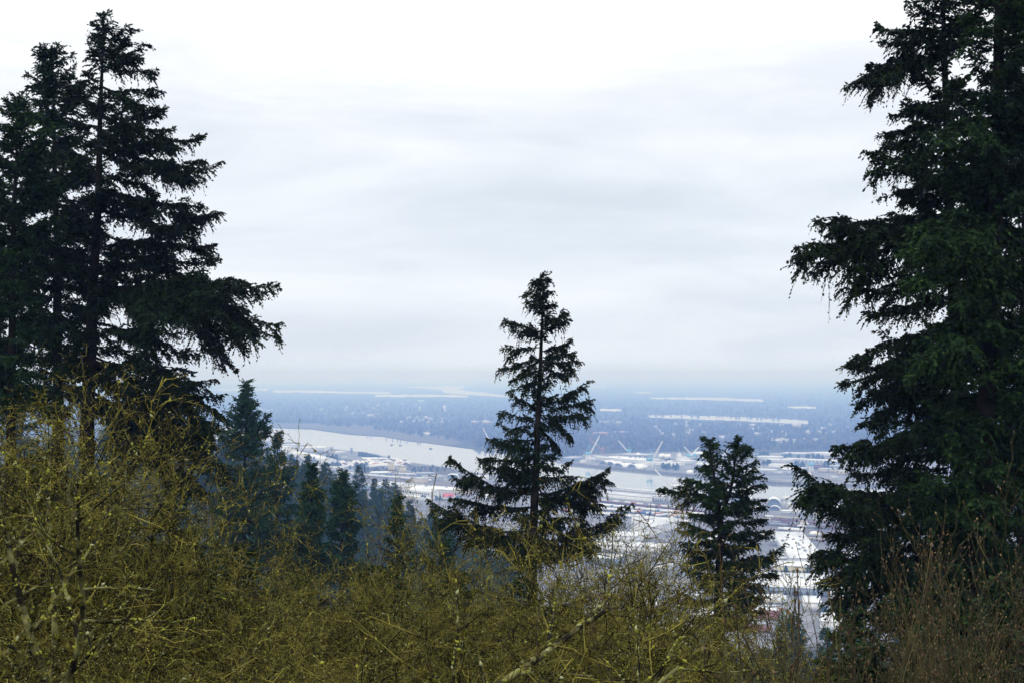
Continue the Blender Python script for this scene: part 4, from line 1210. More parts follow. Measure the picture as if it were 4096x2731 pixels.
B("white box shed left of the blue containers", (3257, 2066), (3284, 2067), 16, 7, wm=M_white)
B("long grey-white shed behind the freight train at right", (3320, 2082), (3412, 2085), 20, 6, wm=M_pale_wall, win=10)
B("white tent-like shed at the edge of the huge fir", (3424, 2066), (3456, 2067), 22, 3, "arch", 6, M_white)
B("long low loading shed with dark front above the big white roof", (3080, 2166), (3187, 2168), 16, 6, wm=M_dark, rm=M_pale_roof)
B("second low loading shed below the first one", (3078, 2180), (3184, 2182), 12, 5, wm=M_grey, rm=M_pale_roof)
B("big white-roofed warehouse wing behind the cream-walled hall", (3160, 2262), (3300, 2264), 250, 8, wm=M_pale_wall, units=14)
B("cream-walled hall with white roof behind two dark trees", (3095, 2294), (3300, 2299), 40, 8, wm=M_cream, win=9, wz=(.15, .5))
B("wide white-roofed warehouse with dark loading front", (2990, 2373), (3330, 2388), 95, 7, wm=M_blue_wall, doors=12, units=16)
B("white gabled hall with brick base below the wide warehouse", (3033, 2432), (3148, 2428), 22, 7, "gable", 3, M_white, win=5, wz=(.4, .7))
B("low brick annex before the white gabled hall", (3028, 2446), (3140, 2443), 8, 3, wm=M_brick, rm=M_pale_roof)
B("plain white hall right of the road, left of the huge fir", (3214, 2442), (3285, 2444), 36, 7, wm=M_white)
B("small white shed at the forked fir's foot", (3014, 2468), (3068, 2467), 14, 5, wm=M_white)
B("white roofed hall seen through the huge fir's lowest boughs", (3280, 2520), (3420, 2526), 40, 7, wm=M_white)
B("white gabled hall glimpsed through the shrubs right of the lone fir", (2520, 2135), (2600, 2140), 60, 10, "gable", 6, M_white, axis="y")
B("second white gabled hall glimpsed through the shrubs", (2590, 2118), (2650, 2122), 50, 9, "gable", 5, M_white, axis="y")
B("tall white box hall glimpsed left of the gabled halls", (2526, 2110), (2552, 2112), 16, 16, wm=M_white)
B("long white roof glimpsed through the mossy shrubs", (2350, 2160), (2560, 2170), 46, 7, wm=M_white)
B("lower long white roof glimpsed through the mossy shrubs", (2340, 2200), (2640, 2215), 40, 7, wm=M_white, units=6)
B("white roof glimpsed behind the forked fir's trunk", (2820, 2170), (2930, 2175), 50, 8, wm=M_white)
rb = random.Random(21)
for i in range(26):
    u, v = rb.uniform(2200, 3020), rb.uniform(2230, 2560)
    w_ = rb.uniform(60, 150)
    B("white-roofed warehouse glimpsed through twigs of the mossy shrubs", (u, v), (u + w_, v + w_ * .05), rb.uniform(20, 40), rb.uniform(5, 8), wm=rb.choice([M_white, M_pale_wall, M_blue_wall, M_brick]), rm=rb.choice([M_white_roof, M_white_roof, M_pale_roof, M_grey, M_tan]), group="warehouses glimpsed through the shrubs", units=2)
for i in range(34):
    u = rb.uniform(2300, 3420)
    v = np.interp(u, [2288, 2811, 3420], [1846, 1896, 1930]) - rb.uniform(2, 50 if u > 2600 else 26)
    w_ = rb.uniform(14, 52)
    B("small shed or store among the halls of the far shipyard", (u, v), (u + w_, v + w_ * .03), rb.uniform(10, 30), rb.uniform(3, 8), wm=rb.choice([M_white, M_pale_wall, M_blue_wall, M_grey, M_tan]), rm=rb.choice([M_white_roof, M_white_roof, M_pale_roof]), name="shed", cat="shed", group="small sheds of the far shipyard")
for i in range(9):
    u, v = rb.uniform(3290, 3900), rb.uniform(2060, 2480)
    w_ = rb.uniform(60, 130)
    B("white-roofed shed glimpsed through gaps in the huge fir", (u, v), (u + w_, v + w_ * .05), rb.uniform(20, 40), rb.uniform(5, 8), wm=M_pale_wall, group="sheds behind the huge fir")

# ------------------------------------------------------------------ cranes
def crane(label, u, v, house_v, apex, tip, hm, bm, lm, du=0, w=11.0, boom_foot=None, name="harbour_crane"):
    p = G(u, v)
    k = p[1] / F                       # metres per photo pixel there
    o = empty(name, p, 0, label, "crane")
    hz_ = (v - house_v) * k
    ax_, az_ = (apex[0] - u) * k, (v - apex[1]) * k
    tx, tz_ = (tip[0] - u) * k, (v - tip[1]) * k
    l = MB()
    hw = w / 2
    tw_ = w * .28
    for sx in (-1, 1):
        for sy in (-1, 1):
            l.bar((sx * hw, sy * hw, -.3), (sx * tw_, sy * tw_, hz_), .75, 0, .6)
        l.bar((sx * hw, -hw, .8), (sx * hw, hw, .8), .5)
        l.bar((sx * hw * .72, -hw * .72, hz_ * .55), (sx * hw * .72, hw * .72, hz_ * .55), .35)
    for sy in (-1, 1):
        l.bar((-hw * .72, sy * hw * .72, hz_ * .55), (hw * .72, sy * hw * .72, hz_ * .55), .35)
        l.bar((-hw * .95, sy * hw * .95, .8), (hw * .72, sy * hw * .72, hz_ * .55), .25)
        l.bar((-hw * .72, sy * hw * .72, hz_ * .55), (tw_, sy * tw_, hz_), .25)
    l.build("portal", lm, o)
    g = MB()
    s = 1 if tx > 0 else -1
    g.cyl(0, 0, hz_ - .2, hz_ + 1, w * .32, 0, 16)
    g.box(-w * .5 - s * w * .12, -w * .3, hz_ + 1.003, w * .5 - s * w * .12, w * .3, hz_ + 6)
    g.box(s * w * .38 - 1.2, -w * .3 - 1.5, hz_ + 1.2, s * w * .38 + 1.2, -w * .3 - .003, hz_ + 4)
    g.build("machine_house", hm, o)
    f = MB()
    for sy in (-1, 1):
        f.bar((s * w * .25, sy * w * .22, hz_ + 5.8), (ax_, sy * .5, az_), .5, 0, .35)
        f.bar((-s * w * .5, sy * w * .22, hz_ + 5.8), (ax_, sy * .5, az_), .4, 0, .3)
    f.bar((-s * w * .1, -w * .15, hz_ + 5 + (az_ - hz_) * .3), (-s * w * .1, w * .15, hz_ + 5 + (az_ - hz_) * .3), .3)
    f.build("mast", hm, o)
    b_ = MB()
    fx, fz = s * w * .45, hz_ + 3
    A, T = Vector((fx, 0, fz)), Vector((tx, 0, tz_))
    dv = (T - A)
    nv = Vector((-dv.z, 0, dv.x)).normalized()
    n = 9
    for sy in (-1, 1):
        for sn in (-1, 1):
            prev = None
            for j in range(n + 1):
                q = j / n
                hh_ = 1.5 * min(1, .35 + q * 3) * (1 - .75 * q)
                c = A + dv * q + nv * sn * hh_ + Vector((0, sy * 1.3 * (1 - .7 * q), 0))
                if prev is not None: b_.bar(prev, c, .75)
                prev = c
    for j in range(n):
        q, q2 = j / n, (j + 1) / n
        h1 = 1.5 * min(1, .35 + q * 3) * (1 - .75 * q)
        h2 = 1.5 * min(1, .35 + q2 * 3) * (1 - .75 * q2)
        for sy in (-1, 1):
            b_.bar(A + dv * q + nv * h1 + Vector((0, sy * 1.3 * (1 - .7 * q), 0)), A + dv * q2 - nv * h2 + Vector((0, sy * 1.3 * (1 - .7 * q2), 0)), .5)
    b_.build("boom", bm, o)
    c_ = MB()
    c_.bar((ax_, 0, az_), (tx, 0, tz_), .12)
    c_.bar((tx, 0, tz_), (tx, 0, tz_ - 8), .1)
    c_.build("cable", M_dark, o)
CW, CB, CRd = M_crane_white, M_crane_blue, M_crane_red
crane("blue crane with tall white boom at the left end of the far quay", 2353, 1853, 1817, (2357, 1773), (2399, 1742), CB, CW, CW)
crane("blue crane with white boom right of the arched sheds", 2600, 1880, 1842, (2606, 1797), (2650, 1764), CB, CW, CW, w=12)
crane("blue crane with boom to the left behind the long grey hall", 2516, 1828, 1806, (2515, 1785), (2473, 1760), CB, CW, CW, w=9)
crane("small red crane with thin boom to the left, behind the big hall", 2410, 1830, 1798, (2411, 1782), (2356, 1751), CRd, CRd, CRd, w=9)
crane("crossing-boom blue crane leaning left near the bluff", 2776, 1836, 1824, (2775, 1808), (2737, 1785), CB, CW, CW, w=8)
crane("crossing-boom blue crane leaning right near the bluff", 2754, 1848, 1826, (2752, 1806), (2797, 1785), CB, CW, CW, w=9)
crane("crane boom showing between the two tips of the forked fir", 2880, 1850, 1832, (2879, 1808), (2911, 1795), CB, CW, CW, w=9)
crane("white crane boom seen left of the lone fir across the water", 1985, 1818, 1802, (1988, 1778), (1932, 1712), CW, CW, CW, w=9)
crane("white crane on the near pier with boom leaning left over the water", 2697, 1998, 1952, (2699, 1910), (2621, 1877), CW, CW, CW, w=12)
crane("white portal crane by the moored barges", 3145, 2019, 1998, (3143, 1970), (3098, 1992), CW, CW, CW, w=10)
crane("white portal crane seen through the huge fir's branches", 3396, 2040, 2014, (3396, 1990), (3430, 1990), CW, CW, CW, w=11)
crane("small blue portal crane by the dark red shed", 3245, 1892, 1862, (3245, 1848), (3228, 1850), CB, CB, CW, w=9)
crane("small pale portal crane at the far quay's right end", 3375, 1895, 1868, (3375, 1852), (3392, 1850), CW, CW, CW, w=8)

# quay wall along the far bank
q = MB()
for (a, b_) in zip(RIV_FAR[10:-1], RIV_FAR[11:]):
    A, Bq = G(*a), G(*b_)
    q.add([(A[0], A[1], -.2), (Bq[0], Bq[1], -.2), (Bq[0], Bq[1], 4.5), (A[0], A[1], 4.5), (A[0] - 2, A[1] + 12, 4.5), (Bq[0] - 2, Bq[1] + 12, 4.5), (A[0] - 2, A[1] + 12, .1), (Bq[0] - 2, Bq[1] + 12, .1)],
          [(0, 1, 2, 3), (3, 2, 5, 4), (4, 5, 7, 6)])
tag(q.build("quay_wall", mat("quay_timber", (0.09, 0.085, 0.085), .9, (.16, .15, .14), .3)), "long dark timber quay wall along the far shipyard bank", "quay wall")
# ships and barges
def ship(label, fl, fr, beam, hullh, hm, sup, name="ship"):
    p, rz, L = frame(fl, fr)
    o = empty(name, p, rz, label, "ship" if name == "ship" else "barge")
    m = MB()
    pts = [(0, beam * .2), (L * .06, 0), (L * .9, 0), (L, beam * .5), (L * .9, beam), (L * .06, beam), (0, beam * .8)]
    n = len(pts)
    vs = [(L / 2 + (x - L / 2) * .96, beam / 2 + (y - beam / 2) * .8, .1) for x, y in pts] + [(x, y, hullh) for x, y in pts]
    m.add(vs, [(k, (k + 1) % n, n + (k + 1) % n, n + k) for k in range(n)] + [tuple(range(n, 2 * n))])
    m.build("hull", hm, o)
    if sup:
        g = MB()
        g.box(L * .1, beam * .15, hullh + .003, L * .3, beam * .85, hullh + sup)
        g.box(L * .13, beam * .1, hullh + sup + .003, L * .24, beam * .9, hullh + sup + 3)
        g.box(L * .4, beam * .2, hullh + .003, L * .7, beam * .8, hullh + sup * .4)
        g.build("superstructure", M_white, o)
        k = MB()
        k.bar((L * .2, beam / 2, hullh + sup + 3), (L * .2, beam / 2, hullh + sup + 11), .4, 0, .15)
        k.bar((L * .55, beam / 2, hullh + sup * .4), (L * .55, beam / 2, hullh + sup + 8), .4, 0, .15)
        k.build("mast", M_white, o)
ship("white ship with masts docked below the crossed crane booms", (2700, 1840), (2756, 1842), 16, 6, M_white, 8)
ship("long dark barge with cargo moored right of the right arched hangar", (3168, 2019), (3275, 2023), 16, 4, M_dark, 3, "barge")
ship("dark barge moored right, half behind the fir's long bough", (3262, 2028), (3390, 2034), 18, 4, M_dark, 4, "barge")
ship("pale barge beside the long dark barge", (3138, 2030), (3205, 2034), 12, 3, M_tan, 2, "barge")
for u, v, l_ in ((1566, 1779, "left of two tiny dark boats close together on the river"), (1601, 1780.5, "right of two tiny dark boats close together on the river"), (1722, 1794, "tiny dark boat alone in mid river")):
    p = G(u, v)
    o = empty("boat", (p[0], p[1], .3), .2, l_, "boat")
    m = MB()
    m.add([(-4, -1, 0), (3, -1.2, 0), (5, 0, 0), (3, 1.2, 0), (-4, 1, 0), (-4.3, -1.4, 1.3), (3.4, -1.6, 1.5), (6, 0, 1.8), (3.4, 1.6, 1.5), (-4.3, 1.4, 1.3)],
          [(0, 1, 6, 5), (1, 2, 7, 6), (2, 3, 8, 7), (3, 4, 9, 8), (4, 0, 5, 9), (5, 6, 7, 8, 9)])
    m.build("hull", M_dark, o)
    g = MB()
    g.box(-2.5, -1, 1.42, 1, 1, 3.4)
    g.build("cabin", M_grey, o)

# ------------------------------------------------------------------ trains, containers, trailers, cars
def car_mesh(name, L, hb, col, kind="box"):
    m = MB()
    if kind == "box":
        m.add([(-L / 2, -1.5, 1.15), (L / 2, -1.5, 1.15), (L / 2, 1.5, 1.15), (-L / 2, 1.5, 1.15), (-L / 2, -1.5, 1.15 + hb), (L / 2, -1.5, 1.15 + hb), (L / 2, 1.5, 1.15 + hb), (-L / 2, 1.5, 1.15 + hb), (-L / 2, 0, 1.5 + hb), (L / 2, 0, 1.5 + hb)],
              [(0, 1, 5, 4), (2, 3, 7, 6), (1, 2, 6, 9, 5), (3, 0, 4, 8, 7), (4, 5, 9, 8), (6, 7, 8, 9), (0, 3, 2, 1)], 0)
    else:                       # container on wheels / flat wagon
        m.box(-L / 2, -1.3, 1.15, L / 2, 1.3, 1.15 + hb, 0)
    m.box(-L / 2 - .5, -1.2, .75, L / 2 + .5, 1.2, 1.147, 1)
    for x in (-L * .4, -L * .3, L * .3, L * .4):
        for y in (-1, 1):
            m.bar((x, y * .75, .45), (x, y * 1.1, .45), .45, 1, n=8)
    return m.mesh(name, col, M_dark)
def copies(name, cat, label, group, me_list, pts, rng_, z=.3):
    for (p, a) in pts:
        o = bpy.data.objects.new(name, rng_.choice(me_list) if isinstance(me_list, list) else me_list)
        o.location = (p[0], p[1], z)
        o.rotation_euler = (0, 0, a)
        link(o)
        tag(o, label, cat, group)
def along(a, b_, step, jit=0.0, gaps=0.0, rg=None):
    A, Bq = G(*a), G(*b_)
    d = Bq - A
    L = float(np.linalg.norm(d))
    an = math.atan2(d[1], d[0])
    out_ = []
    x = step / 2
    while x < L:
        if not (rg and rg.random() < gaps): out_.append((A + d * (x / L), an))
        x += step * (1 + (rg.uniform(-jit, jit) if rg else 0))
    return out_
rc = random.Random(33)
WB = car_mesh("boxcar", 17.5, 3.4, M_white)
copies("boxcar", "train car", "white boxcar in the long white train behind the ridge forest", "white boxcars of the long train", WB, along((1352, 1894), (1722, 1925), 19.2), rc)
CM = {k: car_mesh("container_wagon", 12.2, 2.9, m, "cont") for k, m in (("white", M_white), ("orange", M_orange), ("blue", M_bluep), ("maroon", M_maroon), ("grey", M_grey), ("rust", M_rust), ("tan", M_tan))}
copies("container_wagon", "train car", "wagon with a white container in the train by the very long pale warehouse", "white container wagons by the pale warehouse", CM["white"], along((2395, 2003), (2800, 2045), 26.5), rc)
copies("container_wagon", "train car", "wagon with an orange container in the train by the very long pale warehouse", "orange container wagons by the pale warehouse", CM["orange"], along((2370, 2000), (2800, 2044), 62), rc, .3)
copies("container_wagon", "train car", "rust-brown low wagon in the line below the container train", "rust wagons below the container train", [CM["rust"], CM["maroon"]], along((2350, 2005), (2850, 2056), 15), rc)
copies("container_wagon", "train car", "red or orange container wagon left of the lone fir's right boughs", "red wagons by the lone fir", [CM["orange"], CM["white"], CM["blue"], CM["rust"]], along((2180, 1985), (2360, 1999), 14), rc)
rows = [((3060, 2070), (3440, 2098)), ((3050, 2081), (3430, 2108)), ((3050, 2090), (3430, 2117)), ((3040, 2098), (3420, 2126))]
for i, (a, b_) in enumerate(rows):
    for j, (p, an) in enumerate(along(a, b_, 13.6, 0, .12, rc)):
        k = rc.choice([["white", "white", "grey", "tan"], ["white", "grey", "maroon", "rust", "tan", "orange"], ["grey", "grey", "white", "maroon", "rust"], ["rust", "maroon", "grey", "white"]][i])
        copies("container_wagon", "train car", "%s freight wagon in the rail yard right of the forked fir" % {"white": "white", "grey": "grey", "tan": "tan", "maroon": "maroon", "rust": "rust-brown", "orange": "orange"}[k], k + " freight wagons in the right rail yard", CM[k], [(p, an)], rc)
HOP = car_mesh("hopper_wagon", 10.5, 3.0, M_tan)
copies("hopper_wagon", "train car", "pale hopper wagon in the lowest track row above the loading sheds", "pale hopper wagons", HOP, along((3040, 2145), (3290, 2165), 12.6, 0, .1, rc), rc)
GRW = car_mesh("hopper_wagon", 11, 2.6, M_grey)
copies("hopper_wagon", "train car", "grey open wagon in the track row above the pale hoppers", "grey wagons above the pale hoppers", GRW, along((3040, 2134), (3420, 2160), 12.6, 0, .25, rc), rc)
TR = car_mesh("trailer", 13.5, 2.8, M_white, "cont")
TRo = car_mesh("trailer", 13.5, 2.8, M_orange, "cont")
TRb = car_mesh("trailer", 13.5, 2.8, M_bluep, "cont")
def rows_of(a, b_, n_rows, dv, step, gaps, turn):
    pts = []
    for r_ in range(n_rows):
        pts += [(p, an + turn) for p, an in along((a[0] + r_ * 4, a[1] + r_ * dv), (b_[0], b_[1] + r_ * dv), step, .05, gaps, rc)]
    return pts
allp = rows_of((2360, 2019), (2830, 2064), 1, 0, 4.6, .12, 1.25) + rows_of((2300, 2028), (2850, 2080), 1, 0, 5.2, .2, 1.25) + rows_of((2260, 2044), (2760, 2092), 1, 0, 6.5, .25, 1.25)
rc.shuffle(allp)
na = len(allp)
copies("trailer", "trailer", "white truck trailer in the packed rows below the container train", "white trailers in packed rows", TR, allp[: int(na * .84)][:240], rc)
copies("trailer", "trailer", "orange truck trailer in the packed rows below the container train", "orange trailers in packed rows", TRo, allp[int(na * .84): int(na * .94)], rc)
copies("trailer", "trailer", "blue truck trailer in the packed rows below the container train", "blue trailers in packed rows", TRb, allp[int(na * .94):], rc)
copies("trailer", "trailer", "white trailer standing alone below the packed trailer rows", "loose white trailers", TR, [(G(2548, 2070), .1), (G(2590, 2075), .15), (G(2597, 2080), .1), (G(2640, 2066), .5), (G(2700, 2085), .2)], rc)
copies("trailer", "trailer", "white trailer parked beside the big white-roofed warehouse wing", "white trailers beside the warehouse wing", TR, [(G(3122 + k * 5, 2208 + k * 11), .05) for k in range(4)] + [(G(3150, 2195), .1), (G(3135, 2120), .1)] + [(G(3140 + k * 9, 2121 + k * .8), 1.3) for k in range(9)], rc)
copies("trailer", "trailer", "white trailer parked on the ground above the gabled white shed", "white trailers above the gabled shed", TR, [(G(1690 + k * 16, 1946 + k * 2.2), .2 + .1 * (k % 3)) for k in range(10)] + [(G(1540 + k * 13, 1932 + k), -.3) for k in range(6)] + [(G(1590 + k * 22, 1897 + k), .1) for k in range(5)], rc)
# small cars
def car_m(col):
    m = MB()
    m.add([(-2.2, -.85, .35), (2.2, -.85, .35), (2.2, .85, .35), (-2.2, .85, .35), (-2.2, -.85, .95), (2.15, -.85, .85), (2.15, .85, .85), (-2.2, .85, .95)], [(0, 3, 2, 1), (4, 5, 6, 7), (0, 1, 5, 4), (1, 2, 6, 5), (2, 3, 7, 6), (3, 0, 4, 7)])
    m.add([(-1.9, -.78, .93), (1.0, -.78, .9), (1.0, .78, .9), (-1.9, .78, .93), (-1.4, -.65, 1.5), (.3, -.65, 1.5), (.3, .65, 1.5), (-1.4, .65, 1.5)], [(4, 5, 6, 7), (0, 1, 5, 4), (1, 2, 6, 5), (2, 3, 7, 6), (3, 0, 4, 7)], 0)
    for x in (-1.4, 1.4):
        for y in (-.86, .86):
            m.bar((x, y - .1, .33), (x, y + .1, .33), .33, 1, n=8)
    return m.mesh("parked_car", col, M_dark)
CARS = [car_m(M_white), car_m(M_grey), car_m(M_bluep), car_m(M_maroon), car_m(M_dark)]
cp = []
for a, b_, st in (((2960, 2190), (3060, 2200), 3.2), ((2940, 2215), (3090, 2228), 3.4), ((2960, 2240), (3080, 2252), 3.4), ((3040, 2462), (3100, 2470), 3.2), ((1600, 1898), (1690, 1903), 4), ((1640, 1890), (1700, 1893), 4), ((1790, 1985), (1880, 1992), 4), ((3130, 2078), (3300, 2090), 6), ((2990, 2056), (3080, 2062), 5)):
    cp += [(p, an + 1.4) for p, an in along(a, b_, st, .1, .3, rc)]
copies("parked_car", "car", "small parked car in a lot among the warehouses", "cars parked among the warehouses", CARS, cp, rc)
# scrap heaps: white and rust stacks on the left bank
def pile(seed, m):
    rg = random.Random(seed)
    b_ = MB()
    for k in range(14):
        x, y = rg.gauss(0, 4), rg.gauss(0, 3)
        z = max(0, 4.5 - .5 * math.hypot(x, y)) * rg.random()
        w, l = rg.uniform(1.4, 3.4), rg.uniform(1.4, 3.4)
        b_.box(x - w, y - l, z - .4 if z > .4 else 0, x + w, y + l, z + rg.uniform(1.4, 2.6))
    return b_.mesh("scrap_heap", m)
PW = [pile(1, M_white), pile(2, M_white), pile(3, M_sphere)]
PO = [pile(4, M_rust), pile(5, M_orange)]
pw, po = [], []
for i in range(95):
    f = rc.random()
    u = 1365 + f * 275
    v = 1858 + rc.uniform(-16, 8) + 4 * math.sin(f * 6)
    (po if rc.random() < .26 else pw).append((G(u, v), rc.uniform(0, 3)))
copies("scrap_heap", "heap", "white heap of stacked goods on the left river bank", "white heaps on the left river bank", PW, pw, rc)
copies("scrap_heap", "heap", "rust-orange heap among the white heaps on the left river bank", "rust heaps on the left river bank", PO, po, rc)
# piles standing in the river, power pylons far off
for i, (u, v) in enumerate([(1545, 1757), (1570, 1760), (1590, 1762), (1602, 1764), (1628, 1768), (1670, 1773), (1680, 1774), (1470, 1747), (1484, 1748)]):
    p = G(u, v)
    m = MB()
    for k in range(3):
        m.bar((k * .9 - .9, .5 * (k % 2), -1), (k * .5 - .5, .2, 5.5), .55, 0, n=6)
    m.bar((-1, 0, 4.6), (1, .3, 4.6), .35)
    o = m.build("mooring_pile", M_dark)
    o.location = tuple(p)
    tag(o, "dark mooring pile standing in the water along the far bank", "mooring pile", "mooring piles along the far bank")
for i, (u, v, vt) in enumerate([(3105, 1607, 1566), (3205, 1608, 1573), (2940, 1600, 1590), (3419, 1620, 1575), (1290, 1540, 1524), (1308, 1540, 1525)]):
    p = G(u, v)
    h = (v - vt) * p[1] / F
    m = MB()
    w = h * .13
    for sx in (-1, 1):
        for sy in (-1, 1):
            m.bar((sx * w, sy * w, 0), (sx * w * .1, sy * w * .1, h), h * .016)
    for f in (.6, .75, .9):
        m.bar((-w * 1.6, 0, h * f), (w * 1.6, 0, h * f), h * .012)
    for f in (.15, .35, .55):
        m.bar((-w * (1 - f), -w * (1 - f), h * f), (w * (.8 - f), -w * (.8 - f), h * (f + .2)), h * .008)
    o = m.build("power_pylon", M_grey)
    o.location = tuple(p)
    tag(o, "faint power pylon in the haze near the horizon", "pylon", "power pylons near the horizon")

# ------------------------------------------------------------------ far houses and woods
def house_m(w, d, h, wm, rm):
    a = MB()
    a.add([(0, 0, -.5), (w, 0, -.5), (w, d, -.5), (0, d, -.5), (0, 0, h), (w, 0, h), (w, d, h), (0, d, h), (0, d / 2, h + 3), (w, d / 2, h + 3)], [(0, 1, 5, 4), (2, 3, 7, 6), (1, 2, 6, 9, 5), (3, 0, 4, 8, 7)], 0)
    a.add([(-.5, -.5, h - .3), (w + .5, -.5, h - .3), (w + .5, d / 2, h + 3.1), (-.5, d / 2, h + 3.1)], [(0, 1, 2, 3)], 1)
    a.add([(-.5, d + .5, h - .3), (w + .5, d + .5, h - .3), (w + .5, d / 2, h + 3.1), (-.5, d / 2, h + 3.1)], [(3, 2, 1, 0)], 1)
    a.box(w * .7, d * .4, h + 1.5, w * .7 + 1, d * .4 + 1, h + 4.2, 0)
    for k in range(3):
        a.box(w * (.15 + .3 * k), -.06, h * .4, w * (.15 + .3 * k) + 1.4, .02, h * .75, 2)
    return a.mesh("far_house", wm, rm, M_window)
HM = [house_m(12, 9, 6, M_pale_wall, M_grey), house_m(14, 10, 6, M_cream, M_grey), house_m(11, 9, 6, M_tan, M_grey), house_m(14, 10, 6, M_grey, M_pale_roof)]
hp = []
def hcl(u0, u1, v0, v1, n):
    for k in range(int(n * .75)):
        hp.append((rc.uniform(u0, u1), rc.uniform(v0, v1)))
hcl(2790, 2900, 1750, 1758, 14); hcl(3085, 3270, 1760, 1770, 30); hcl(1455, 1500, 1659, 1668, 8); hcl(1580, 1700, 1668, 1690, 12); hcl(1700, 1770, 1676, 1692, 10)
hcl(1480, 1610, 1614, 1624, 8); hcl(1020, 1110, 1636, 1644, 8); hcl(1380, 1500, 1650, 1662, 6); hcl(2600, 2850, 1690, 1745, 20); hcl(2900, 3400, 1700, 1750, 34); hcl(1880, 1960, 1686, 1690, 8); hcl(2340, 2520, 1685, 1700, 10); hcl(1665, 1770, 1728, 1745, 5); hcl(1980, 2330, 1690, 1760, 12); hcl(1200, 1500, 1610, 1650, 10)
hpts = [(G(u, v), rc.uniform(-.4, .4)) for u, v in hp]
copies("far_house", "house", "tiny pale house among the hazy woods beyond the river", "houses in the hazy woods beyond the river", HM, hpts, rc, 0)
B("white church-like tower in the far woods", (1774, 1646), (1781, 1646), 14, 22, "gable", 12, M_white, name="tower", cat="tower")
B("smaller pale tower left of the white church-like tower", (1676, 1641), (1681, 1641), 12, 16, "gable", 6, M_cream, name="tower", cat="tower")
B("wide far white-roofed school on the wooded bank", (1885, 1694), (1915, 1694), 40, 9, wm=M_brick)
B("second far white-roofed school wing on the wooded bank", (1924, 1695), (1957, 1695), 40, 9, wm=M_brick)
B("far brick block on the bluff above the first blue crane", (2370, 1746), (2416, 1747), 40, 14, wm=M_brick, rm=M_tan)
B("far brick block with white roof edges right of the first crane's boom", (2455, 1740), (2496, 1741), 36, 12, wm=M_brick, rm=M_white_roof)
B("far pale hall beyond the woods above the pylons' left", (1672, 1604), (1694, 1604), 60, 8, wm=M_white)
B("long far pale building in the woods below the lake", (3148, 1708), (3200, 1709), 40, 12, wm=M_tan, rm=M_white_roof)

def far_woods(name, cells, hmin, hmax, seed, mm, avoid=True):
    rng = np.random.default_rng(seed)
    P, Hh_ = [], []
    for (u0, u1, v0, v1, n) in cells:
        u = rng.uniform(u0, u1, n)
        iv = rng.uniform(1 / (v1 - HOR), 1 / (v0 - HOR), n) if v0 - HOR > 20 else None
        v = HOR + 1 / iv if rng.random() < 2 else None
        for a, b_ in zip(u, v):
            g = G(a, b_)
            hh_ = rng.uniform(hmin, hmax)
            vt = b_ - hh_ * F / g[1]
            bad = b_ > np.interp(a, [q[0] for q in RIV_FAR], [q[1] for q in RIV_FAR]) - (22 if a < 1800 else 9)
            if avoid:
                for pts in LIGHT:
                    us = [q[0] for q in pts]
                    if a < min(us) or a > max(us): continue
                    m_ = len(pts) // 2
                    top, bot = pts[:m_], pts[m_:][::-1]
                    tv = np.interp(a, [q[0] for q in top], [q[1] for q in top])
                    bv = np.interp(a, [q[0] for q in bot], [q[1] for q in bot])
                    if vt < bv - 1.5 and b_ > tv: bad = True
                for (hu, hv) in hp:
                    if abs(a - hu) < 5 and hv - 1 < b_ < hv + 12: bad = True
            if not bad:
                P.append(g)
                Hh_.append(hh_)
    P, Hh_ = np.array(P), np.array(Hh_)
    n = len(P)
    con = rng.random(n) < .45
    V, Q, qm, T = [], [], [], []
    # crown blobs: rings of a lumpy spindle, conifers narrow and broadleaf wide
    lev = np.array([0.12, 0.3, 0.55, 0.8, 1.0])
    rc_ = np.array([[.17, .16, .11, .06, .01]])
    rb_ = np.array([[.14, .30, .36, .26, .04]])
    R = np.where(con[:, None], rc_, rb_) * Hh_[:, None]
    k = 6
    an = 2 * math.pi * np.arange(k) / k
    rad = R[:, :, None] * rng.uniform(.65, 1.3, (n, 5, k))
    X = P[:, 0][:, None, None] + rad * np.cos(an)
    Y = P[:, 1][:, None, None] + rad * np.sin(an)
    Z = (Hh_[:, None] * lev)[:, :, None] + rng.normal(size=(n, 5, k)) * (.03 * Hh_)[:, None, None]
    V = np.stack([X, Y, Z], -1).reshape(-1, 3)
    ring = np.arange(k)
    fq = []
    for j in range(4):
        fq.append(np.stack([j * k + ring, j * k + (ring + 1) % k, (j + 1) * k + (ring + 1) % k, (j + 1) * k + ring], -1))
    fq = np.concatenate(fq)
    Q = (np.arange(n) * 5 * k)[:, None, None] + fq[None]
    qm = np.repeat(np.where(con, 0, 1), len(fq))
    o = obj(name, mesh(name, V, Q.reshape(-1, 4), mats=mm, qm=qm))
    return tag(o, kind="stuff")
M_wood_a = mat("far_conifers", (0.010, 0.020, 0.012), .9, (0.022, 0.036, 0.02), 0, .05, island=True)
M_wood_b = mat("far_bare_crowns", (0.020, 0.024, 0.016), .9, (0.10, 0.085, 0.065), 0, .05, island=True)
far_woods("far_woods", [(-400, 4500, 1535, 1600, 2600), (-400, 4500, 1600, 1680, 3600), (-400, 4500, 1680, 1708, 1900), (1500, 4500, 1708, 1760, 2300), (1900, 4500, 1755, 1800, 1800), (2050, 2330, 1790, 1825, 200), (700, 1600, 1684, 1694, 200)], 11, 21, 91, [M_wood_a, M_wood_b])

